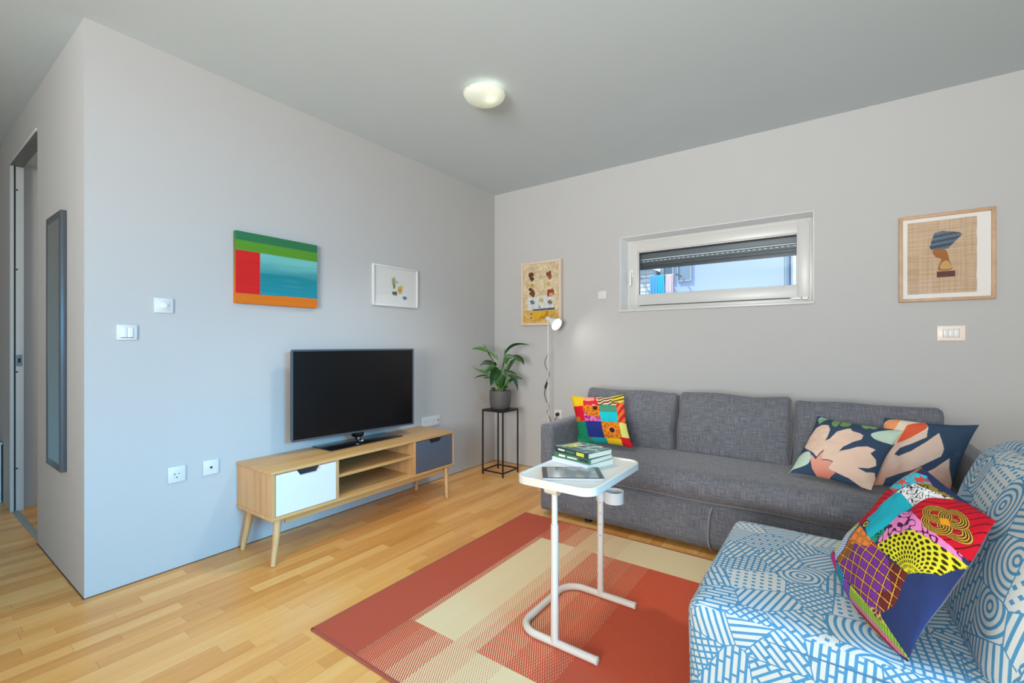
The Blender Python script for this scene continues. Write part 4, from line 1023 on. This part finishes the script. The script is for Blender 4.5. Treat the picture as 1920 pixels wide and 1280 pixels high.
pts = [Vector((2.112, fy0, zt))]
for i in range(9):
    a = math.radians(-90-90*i/8); pts.append(Vector((bx+rb_+rb_*math.cos(a), fy0+rb_+rb_*math.sin(a), zt)))
for i in range(9):
    a = math.radians(180-90*i/8); pts.append(Vector((bx+rb_+rb_*math.cos(a), fy1-rb_+rb_*math.sin(a), zt)))
pts.append(Vector((2.10, fy1, zt)))
bs = obj('base_tube', G().tube(pts, .0145, 16), M_cream, st_, True)
for y_ in (fy0, fy1): obj('end_cap', G().lathe((2.108 if y_ == fy0 else 2.096, y_, zt), [(.0152, 0), (.0152, .008), (.011, .010), (0, .010)], 16, (1, 0, 0)), M_cream, bs, True)
pxp = 1.9365
po1 = obj('post', G().tube([(pxp, fy0, zt+.005), (pxp, fy0, .480)], .0148, 18), M_cream, st_, True)
obj('inner_tube', G().tube([(pxp, fy0, .470), (pxp, fy0, TT-.045)], .0118, 18), M_cream, po1, True)
po2 = obj('post', G().tube([(pxp, fy1, zt+.005), (pxp, fy1, TT-.035)], .0142, 18), M_cream, st_, True)
for k in range(6): obj('height_hole', G().lathe((pxp+.004, fy1-.0128, .30+k*.05), [(0, .002), (.003, .0018), (.003, 0)], 10, (.28, -.96, 0)), M_steel, po2)
g = G(); g.tube([(pxp-.035, fy0, TT-.036), (pxp+.02, fy0, TT-.036)], .022, 18); obj('tilt_bracket', g, M_cream, st_, True)
g = G(); g.tube([(pxp-.03, fy1, TT-.034), (pxp+.02, fy1, TT-.034)], .014, 14); obj('tilt_bracket', g, M_cream, st_, True)
cc = PY(1151, 930, -1.685); cc.z = .475
# ring with a mug-handle gap on its right
g = G(); ga = math.atan2(Rv.y, Rv.x)-.35; n = 40; ro_, ri_ = .0445, .0405
for i in range(n+1):
    a = ga+.22+(2*math.pi-.44)*i/n; c0, s0 = math.cos(a), math.sin(a)
    g.v += [(cc.x+ro_*c0, cc.y+ro_*s0, cc.z-.026), (cc.x+ro_*c0, cc.y+ro_*s0, cc.z+.026), (cc.x+ri_*c0, cc.y+ri_*s0, cc.z+.026), (cc.x+ri_*c0, cc.y+ri_*s0, cc.z-.026)]
for i in range(n):
    for k in range(4): g.f.append((i*4+k, i*4+4+k, i*4+4+(k+1) % 4, i*4+(k+1) % 4)); g.mi.append(0)
g.f += [(0, 1, 2, 3), (n*4+3, n*4+2, n*4+1, n*4)]; g.mi += [0, 0]
g.lathe((cc.x, cc.y, cc.z-.026), [(0, .0), (ro_, 0), (ro_, .003), (0, .003)], 40)
ch_ = obj('cup_holder', g, M_cup, st_, True)
obj('holder_clamp', G().tube([(pxp, fy1, cc.z-.02), (pxp, fy1, cc.z+.02)], .019, 16), M_cup, st_, True)

# tablet
tb = thing('tablet', 'tablet computer with blank dark-rimmed screen on the side table', 'tablet', (1.95, -2.01, TT))
q0, q1, q2, q3 = [PZ(a, b_, TT+.004) for a, b_ in ((1018.5, 873.5), (1124, 874.5), (1131, 896.5), (1015.5, 895))]
cc_ = (q0+q1+q2+q3)/4; cc_.z = TT-.006+.0001+.0045; du = ((q1+q2)/2-(q0+q3)/2); ux = du.normalized(); uy = Vector((-ux.y, ux.x, 0)); hu, hv = .121, .083
def obx(g_, c_, hx, hy, hz, r, u_=None):
    u_ = u_ or ux; v_ = Vector((-u_.y, u_.x, 0)); bm = bmesh.new(); bmesh.ops.create_cube(bm, size=1)
    for v in bm.verts: v.co = Vector((v.co.x*2*hx, v.co.y*2*hy, v.co.z*2*hz))
    if r: bmesh.ops.bevel(bm, geom=bm.edges[:], offset=r, segments=2, affect='EDGES')
    for v in bm.verts: v.co = c_+u_*v.co.x+v_*v.co.y+Vector((0, 0, v.co.z))
    return g_.bm(bm)
cc_ = Vector((1.950, -2.020, TT-.006+.0048))
obj('case', obx(G(), cc_, hu, hv, .0045, .003), mat('silver_case', C(206, 208, 210), .3, metal=.5), tb, True)
obj('bezel', obx(G(), cc_+Vector((0, 0, .0046)), hu-.002, hv-.002, .0004, 0), mat('tablet_bezel', C(40, 42, 44), .25), tb)
obj('screen', obx(G(), cc_+Vector((0, 0, .0053)), hu-.022, hv-.012, .0002, 0), mat('tablet_screen', C(140, 143, 143), .12, spec=.5), tb)  # grey base colour stands in for the ceiling reflected in the screen
# books
u_b = (Vector((2.013, -1.718))-Vector((1.973, -1.894))).normalized(); u_b = Vector((u_b.x, u_b.y, 0))  # along the fore edge
v_b = Vector((-u_b.y, u_b.x, 0))
def book(label, c_, L_, W_, T_, rot, cov, cover_paint, spine_patches):
    u = (Matrix.Rotation(rot, 3, 'Z') @ u_b); v = Vector((-u.y, u.x, 0))
    b_ = thing('book', label, 'book', tuple(c_), 'books stacked on the side table')
    cm = Vector(c_)
    def bx(g_, a0, a1, b0, b1, z0_, z1_, r=0): return obx(g_, cm+u*(a0+a1)/2+v*(b0+b1)/2+Vector((0, 0, (z0_+z1_)/2)), abs(a1-a0)/2, abs(b1-b0)/2, (z1_-z0_)/2, r, u)
    # u: short side (right), v: long side pointing away-left ; spine faces the camera's left (-u)
    t_ = .0016
    obj('pages', bx(G(), -W_/2+.003, W_/2-.003, -L_/2+.003, L_/2-.003, t_, T_-t_), M_flat_pages, b_)
    g_ = G(); bx(g_, -W_/2, W_/2, -L_/2, L_/2, 0, t_); bx(g_, -W_/2, W_/2, -L_/2, L_/2, T_-t_, T_); bx(g_, -W_/2, W_/2, -L_/2-.0005, -L_/2+.002, 0, T_) if False else bx(g_, -W_/2-.0005, -W_/2+.002, -L_/2, L_/2, 0, T_)
    cv_ = obj('cover', g_, cov, b_)
    for a0, a1, z0_, z1_, m_ in spine_patches:
        obj('spine_print', bx(G(), -W_/2-.001, -W_/2-.0003, -L_/2+a0*L_, -L_/2+a1*L_, T_*z0_, T_*z1_), m_, cv_)
    if cover_paint:
        U, V = np.meshgrid(np.linspace(0, 1, 90), np.linspace(0, 1, 120), indexing='ij')
        P_ = np.array(cm)+np.array(u)*((U-.5)*W_*.995)[..., None]+np.array(v)*((V-.5)*L_*.995)[..., None]+np.array([0, 0, T_+.0003])
        gridmesh('cover_print', P_, M_cover, cv_, cover_paint(U, V))
    return b_
def topcover(U, V):
    # V=1 is the far end; title in yellow blocks near the spine end, light swirls over dark teal
    n1 = vnoise(U*5+V*3, V*5-U*2, 1, 2); n2 = vnoise(U*12+V*9, V*10, 1, 5)
    k = np.clip(n1*1.3-.2, 0, 1)[..., None]; p = Paint(U, V, (40, 80, 84)); p.c[:] = rgb(48, 96, 98)*(1-k)+rgb(150, 186, 180)*k
    p.fill((n1 > .45) & (n1 < .56) & (n2 > .3), (222, 228, 214)); p.fill((n2 > .72), (28, 48, 40))
    for v0, u0, u1 in ((.80, .12, .88), (.66, .2, .7)):
        m_ = (V > v0) & (V < v0+.1) & (U > u0) & (U < u1) & (np.mod(U*8, 1) < .8); p.fill(m_, (222, 214, 84))
    return p.c
ce = Vector((1.900, -1.822, TT-.0052))
M_yel = mat('yellow_print', C(206, 204, 72), .5); M_wht = mat('white_print', C(226, 230, 224), .5)
# orientation: spine side towards camera-left
def bz(): return ce.copy()
u_b = (Vector((1.993, -1.670, 0))-Vector((1.948, -1.840, 0))).normalized()
# near corner -> right corner is u_b; near corner -> left corner is the spine edge
b1 = book('pale blue-white paperback, bottom of the book stack', ce, .208, .176, .022, 0, M_covW, None, [])
b2 = book('green-spined paperback in the middle of the book stack', ce+Vector((.000, .004, .0221)), .205, .160, .022, .05, M_covG, None, [(.06, .30, .25, .75, M_covK), (.36, .62, .35, .62, M_wht), (.68, .86, .3, .7, M_wht)])
b3 = book('teal paperback with yellow title, top of the book stack', ce+Vector((.002, .002, .0442)), .200, .155, .024, -.03, M_covK, topcover, [(.12, .34, .2, .8, M_yel), (.40, .66, .3, .7, M_covG), (.7, .9, .35, .65, M_wht)])

# ------------------------------------------------------------------ pillows
def bil(U, V, c4):
    a, b_, c_, d = [np.array(x, float) for x in c4]
    return [(1-U)*(1-V)*a[i]+U*(1-V)*b_[i]+U*V*c_[i]+(1-U)*V*d[i] for i in (0, 1)]
# patchwork pillow on the armchair
Lc, Tc, Rc, Bc = (80, 600), (620, 70), (1085, 420), (545, 1235)
def patch4(U, V):
    X_, Y_ = bil(U, V, (Lc, Tc, Rc, Bc)); p = Paint(X_, Y_, (38, 52, 96))
    wav = lambda a, b_, c1, c2, f=.07, th=.3, dx=1, dy=.4, w_=6: pick(np.sin((a*dx+b_*dy)*f*6.28/6+1.6*np.sin((a*dy-b_*dx)*.03)) > th, c1, c2)
    sq = lambda a, b_, c1, c2, s_=26, th=.08: pick(np.abs(vnoise(a, b_, s_, 4)-.5) < th, c2, c1)
    p.pat([(430, 240), (560, 110), (660, 110), (640, 190), (520, 215), (440, 270)], lambda a, b_: wav(a, b_, (214, 60, 44), (226, 214, 150), .12, .1, .3, 1))
    p.pat([(560, 130), (600, 30), (680, 60), (640, 120)], lambda a, b_: sq(a, b_, (110, 168, 128), (34, 60, 50), 14, .12))
    p.pat([(370, 320), (440, 230), (470, 250), (380, 340)], lambda a, b_: sq(a, b_, (230, 214, 204), (150, 40, 50), 12, .15))
    p.pat([(460, 240), (640, 175), (720, 190), (800, 300), (660, 290), (560, 335), (540, 310)], lambda a, b_: np.where((np.abs(vnoise(a-b_*.6, b_*1.4, 46, 9)-.52) < .07)[:, None], rgb(214, 80, 66), np.where((vnoise(a, b_*2.2, 50, 12) > .72)[:, None], rgb(96, 70, 176), rgb(56, 190, 210))))
    p.pat([(700, 280), (760, 270), (900, 330), (880, 360), (740, 320)], lambda a, b_: sq(a, b_, (150, 128, 44), (60, 46, 20), 20, .12))
    p.pat([(560, 345), (690, 280), (760, 315), (890, 335), (780, 370), (700, 440)], lambda a, b_: sq(a, b_, (226, 226, 228), (40, 40, 46), 14, .10))
    p.pat([(700, 440), (780, 370), (900, 340), (1000, 340), (1110, 430), (1020, 600), (920, 670), (800, 600), (680, 470)], lambda a, b_: pick(np.sin((a*.5+b_)*.16+np.sin(a*.02)*3) > .93, (60, 10, 16), (196, 16, 40)))
    p.pat([(285, 440), (460, 240), (560, 340), (480, 400), (380, 500), (330, 500)], lambda a, b_: pick(np.sin((b_*.9-a*.25)*.19+np.sin(a*.03)*2) > .90, (50, 8, 14), (200, 18, 42)))
    p.poly([(560, 340), (620, 350), (695, 440), (560, 560), (440, 645), (400, 560), (390, 480), (480, 400)], (26, 168, 186))
    p.pat([(640, 480), (690, 475), (800, 590), (900, 660), (880, 700), (700, 600), (490, 690), (520, 600)], lambda a, b_: sq(a, b_, (226, 130, 190), (70, 24, 60), 30, .07))
    p.pat([(440, 645), (560, 560), (530, 620), (470, 680)], lambda a, b_: sq(a, b_, (40, 140, 110), (10, 60, 54), 18, .12))
    def dots(a, b_):
        dx, dy = a-670, b_-850; r = np.hypot(dx, dy); th = np.arctan2(dy, dx); ri = np.floor(r/26); k = (th*6.2+ri*.5) ; fx = np.mod(k, 1)-.5; fy = np.mod(r/26, 1)-.5
        return pick((fx/.30)**2+(fy/.40)**2 < 1, (44, 36, 12), (214, 208, 44))
    p.pat([(485, 690), (600, 625), (720, 610), (900, 690), (790, 800), (660, 850), (560, 760)], dots)
    p.pat([(100, 570), (290, 440), (330, 500), (250, 540), (160, 650)], lambda a, b_: pick(np.abs(vnoise(a+b_, b_-a, 40, 3)-.5) < .05, (70, 70, 30), (196, 192, 96)))
    p.pat([(170, 500), (250, 430), (290, 430), (180, 540)], lambda a, b_: pick(np.sin((a+b_)*.2) > 0, (50, 40, 24), (206, 196, 110)))
    p.pat([(160, 650), (250, 530), (330, 505), (270, 600), (190, 710), (150, 700)], lambda a, b_: pick((np.mod(a*.9+b_*.4, 15) < 5) | (np.mod(b_*.9-a*.4, 15) < 5), (210, 220, 236), (66, 92, 160)))
    # lozenge cloth: brown, orange, red, purple
    loz = [(190, 700), (270, 610), (350, 520), (440, 640), (500, 700), (560, 780), (660, 850), (560, 1010), (480, 1060), (400, 1010), (300, 880), (240, 830)]
    def lozf(a, b_):
        u_, v_ = (a+b_*.55), (b_*.75-a*.62); c_ = np.empty(a.shape+(3,)); c_[:] = rgb(112, 50, 140)
        c_[b_-.9*(a-380) < 640+0*a] = rgb(196, 26, 52); c_[(b_+.2*a < 780) & (a < 330)] = rgb(132, 86, 44); c_[(a > 300) & (b_ < 700-(440-a)*.4) & (a < 450)] = rgb(240, 130, 60)
        c_[(a > 400) & (b_ > 700)] = rgb(112, 50, 140); c_[(a > 560) | ((b_ > 950) & (a > 480))] = rgb(104, 40, 36)
        d1_ = np.abs(np.mod(u_, 66)-33); d2_ = np.abs(np.mod(v_, 50)-25); ln = (d1_ < 7) | (d2_ < 5.5); lg_ = (d1_ < 3) | (d2_ < 2.4)
        c_[ln] = rgb(56, 20, 24); c_[lg_] = rgb(222, 160, 70); return c_
    p.pat(loz, lozf)
    p.circ(392, 525, 28, (60, 44, 18)); p.circ(392, 525, 20, (206, 196, 90)); p.circ(392, 525, 12, (90, 70, 30))
    p.pat([(75, 620), (105, 590), (150, 650), (190, 740), (140, 800), (90, 700)], lambda a, b_: pick(np.sin((a*.4+b_)*.25) > .75, (120, 20, 90), (216, 50, 140)))
    p.pat([(70, 600), (90, 560), (110, 580), (90, 640)], lambda a, b_: sq(a, b_, (80, 170, 180), (40, 80, 120), 14, .1))
    p.pat([(160, 760), (190, 720), (240, 800), (220, 900), (170, 850)], lambda a, b_: pick((np.mod(a, 16)-8)**2+(np.mod(b_, 16)-8)**2 < 28, (14, 60, 80), (40, 156, 176)))
    p.pat([(205, 870), (240, 825), (280, 880), (280, 960), (230, 950)], lambda a, b_: pick((np.mod(a, 15)-7)**2+(np.mod(b_, 15)-7)**2 < 24, (60, 30, 110), (140, 84, 180)))
    def grn(a, b_):
        t_ = (b_-900)-(a-270)*1.05; c_ = np.empty(a.shape+(3,)); c_[:] = rgb(140, 180, 60); c_[t_ > 30] = rgb(200, 120, 150); c_[t_ > 55] = rgb(150, 40, 60); c_[t_ > 78] = rgb(176, 182, 54)
        c_[t_ < -20] = rgb(206, 200, 60); c_[np.sin(a*.35+b_*.2) > .86] = rgb(30, 70, 34); return c_
    p.pat([(260, 930), (290, 880), (400, 1010), (470, 1060), (560, 1230), (480, 1190), (330, 1080)], grn)
    p.pat([(400, 1010), (480, 1050), (470, 1100), (430, 1060)], lambda a, b_: sq(a, b_, (110, 40, 50), (200, 180, 100), 12, .12))
    # knot motif on the red patch
    cx_, cy_ = 865, 510; p.circ(cx_, cy_, 40, (232, 150, 30))
    for k in range(4):
        a = math.radians(45+90*k); ox, oy_ = cx_+50*math.cos(a), cy_+46*math.sin(a); d_ = np.hypot((X_-ox)/1.12, (Y_-oy_)); rg_ = (d_ > 24) & (d_ < 62)
        p.fill(rg_, (54, 34, 14)); p.fill(rg_ & (np.mod(d_-24, 9.5) > 3.6) & (np.mod(d_-24, 9.5) < 8), (206, 160, 60))
    p.poly([(840, 500), (880, 490), (890, 530), (850, 540)], (236, 156, 30))
    return p.c
pillow('patchwork wax-print pillow with a gold knot motif on the armchair', 'pillow',
       [PY(1555, 1038, -1.85), PY(1724, 870, -1.66), PY(1872, 981, -2.05), PY(1700, 1238, -2.29)],   .062, patch4, M_blueback, 330, .03, 3, None, .04, .09)
# left patchwork pillow on the sofa
def patch1(U, V):
    X_, Y_ = U*1000, V*1000; p = Paint(X_, Y_, (200, 30, 44))
    sq = lambda a, b_, c1, c2, s_=40, th=.10: pick(np.abs(vnoise(a, b_, s_, 4)-.5) < th, c2, c1)
    R = lambda x0, y0, x1, y1: [(x0, y0), (x1, y0), (x1, y1), (x0, y1)]
    p.poly(R(-5, -5, 270, 255), (224, 184, 22)); p.pat(R(270, -5, 540, 250), lambda a, b_: sq(a, b_, (228, 150, 130), (200, 40, 50), 90, .16))
    p.pat(R(540, -5, 1005, 230), lambda a, b_: pick(np.sin((a*.4+b_)*.10+np.sin(a*.05)) > .1, (60, 36, 30), (222, 190, 150))); p.pat(R(780, -5, 1005, 170), lambda a, b_: pick(np.sin((a*.35+b_)*.09) > .2, (90, 70, 30), (214, 196, 60)))
    p.poly(R(-5, 255, 260, 560), (204, 16, 40)); p.circ(110, 520, 60, (176, 110, 30))
    p.pat(R(260, 250, 560, 470), lambda a, b_: sq(a, b_, (226, 130, 24), (120, 60, 12), 22, .10)); p.circ(480, 300, 45, (60, 30, 20))
    p.pat([(260, 400), (330, 440), (560, 500), (560, 560), (260, 560)], lambda a, b_: sq(a, b_, (228, 120, 186), (140, 30, 110), 26, .12))
    p.poly(R(560, 230, 850, 380), (54, 140, 112)); p.poly(R(560, 300, 850, 340), (96, 128, 104)); p.poly(R(560, 370, 850, 560), (20, 182, 194))
    p.pat(R(850, 180, 1005, 560), lambda a, b_: pick(np.sin((a+b_*.6)*.07) > .1, (200, 36, 40), (226, 110, 50)))
    p.pat(R(-5, 560, 270, 880), lambda a, b_: pick(np.sin(b_*.16+np.sin(a*.03)) > .8, (10, 60, 50), (22, 128, 92))); p.poly(R(270, 560, 560, 860), (30, 46, 120))
    p.pat(R(560, 560, 860, 860), lambda a, b_: sq(a, b_, (228, 134, 24), (140, 70, 20), 20, .10)); p.circ(720, 710, 70, (236, 130, 60)); p.circ(720, 710, 46, (50, 28, 22))
    p.poly(R(860, 560, 1005, 830), (222, 220, 120)); p.poly(R(-5, 880, 330, 1005), (28, 130, 96)); p.poly(R(330, 860, 590, 1005), (20, 150, 150))
    p.poly(R(590, 860, 840, 1005), (232, 190, 24)); p.poly(R(840, 830, 1005, 1005), (206, 20, 36)); return p.c
pillow('bright patchwork pillow in the left corner of the sofa', 'pillow', [PY(1069, 741, -.60), PY(1171, 739, -.58), PY(1187, 840, -.70), PY(1083, 832, -.72)], .055, patch1, M_blueback, 180, .10, 5, None, .03)
NAVY = (52, 72, 96); PCH = (222, 192, 172)
# leaf pillow, coordinates from the 4.57x zoom of the photo
c2 = ((435, 90), (1130, 225), (870, 740), (180, 575))
def leaf2(U, V):
    X_, Y_ = bil(U, V, c2); p = Paint(X_, Y_, NAVY)
    out = [(325, 380), (370, 290), (430, 225), (490, 205), (545, 215), (562, 260), (545, 310), (520, 360), (560, 340), (620, 280), (680, 262), (730, 250), (745, 275), (800, 285), (830, 310), (815, 350), (740, 385), (670, 415), (635, 455), (700, 440), (780, 420), (860, 412), (920, 430), (880, 465), (915, 500), (915, 545), (860, 575), (775, 580), (840, 610), (900, 600), (905, 650), (880, 740), (800, 715), (700, 650), (600, 610), (520, 590), (470, 520), (420, 460), (350, 410)]
    p.poly(out, PCH)
    def grad(a, b_): k = np.clip((b_-440)/190, 0, 1)[:, None]; return rgb(214, 132, 112)*k+rgb(224, 168, 148)*(1-k)
    star = [(385, 470), (410, 478), (435, 510), (470, 480), (510, 450), (490, 520), (540, 525), (580, 540), (535, 585), (600, 615), (520, 650), (440, 630), (400, 570)]
    p.poly([(a+(a-480)*.06, b_+(b_-560)*.09-3) for a, b_ in star], NAVY); p.pat(star, grad)
    p.poly([(180, 580), (210, 510), (290, 445), (370, 440), (395, 475), (370, 530), (300, 548), (215, 556)], (186, 208, 190), True)
    p.poly([(220, 558), (300, 550), (390, 545), (400, 600), (420, 632), (300, 605), (240, 590)], NAVY); p.circ(235, 590, 26, (176, 70, 100), 8)
    p.poly([(890, 290), (960, 255), (1060, 225), (1110, 205), (1135, 225), (1090, 345), (1050, 362), (960, 350), (910, 330)], (186, 206, 188), True)
    for cx_, cy_, rx, ry in ((605, 185, 34, 48), (680, 185, 50, 46), (850, 200, 36, 34), (910, 205, 34, 32)): p.circ(cx_, cy_, rx, (118, 154, 92), ry)
    p.poly([(655, 140), (665, 145), (630, 230), (622, 225)], NAVY); p.poly([(440, 130), (470, 100), (550, 105), (530, 130), (460, 190)], (130, 170, 120)); p.poly([(440, 130), (470, 100), (550, 105), (520, 120)], (140, 200, 190)); return p.c
M_peachback = mat('peach_cotton', C(206, 176, 158), .85, bump=.4, bscale=700)
pillow('navy pillow with peach leaf print, left of the pair on sofa', 'pillow', [PY(1533, 780, -.53), PY(1694, 806, -.62), PY(1634, 921, -.835), PY(1479, 885, -.74)], .062, leaf2, M_peachback, 240, .07, 9, 'leaf print pillows on the sofa', .04)
c3 = ((400, 440), (1670, 560), (1290, 1290), (250, 1290))
def leaf3(U, V):
    X_, Y_ = bil(U, V, c3); p = Paint(X_, Y_, NAVY)
    def grad(a, b_): k = np.clip((b_-1000)/250, 0, 1)[:, None]; return rgb(216, 190, 174)*(1-k)+rgb(206, 150, 130)*k
    p.poly([(380, 590), (450, 490), (640, 475), (820, 490), (980, 530), (1015, 640), (860, 740), (560, 810), (540, 600)], (224, 206, 184), True)
    p.poly([(380, 590), (450, 490), (650, 475), (600, 560), (560, 610)], (232, 150, 100)); p.poly([(590, 800), (700, 620), (760, 560), (960, 530), (1005, 600), (860, 690), (700, 760)], (216, 92, 60), True)
    p.pat([(250, 1290), (430, 960), (570, 800), (760, 740), (1015, 630), (1000, 720), (800, 800), (640, 850), (560, 920), (620, 945), (780, 890), (1000, 770), (1160, 660), (1190, 740), (1220, 850), (1180, 930), (1000, 1010), (800, 1100), (560, 1160), (440, 1200), (390, 1290)], grad)
    p.pat([(930, 1130), (1100, 1060), (1285, 940), (1280, 1050), (1310, 1180), (1290, 1290), (1000, 1290)], grad); return p.c
pillow('navy pillow with broad peach frond, right of the pair on sofa', 'pillow', [PY(1657, 782, -.53), PY(1836, 797, -.57), PY(1782, 925, -.70), PY(1636, 910, -.68)], .05, leaf3, M_peachback, 200, .07, 11, 'leaf print pillows on the sofa', .04)
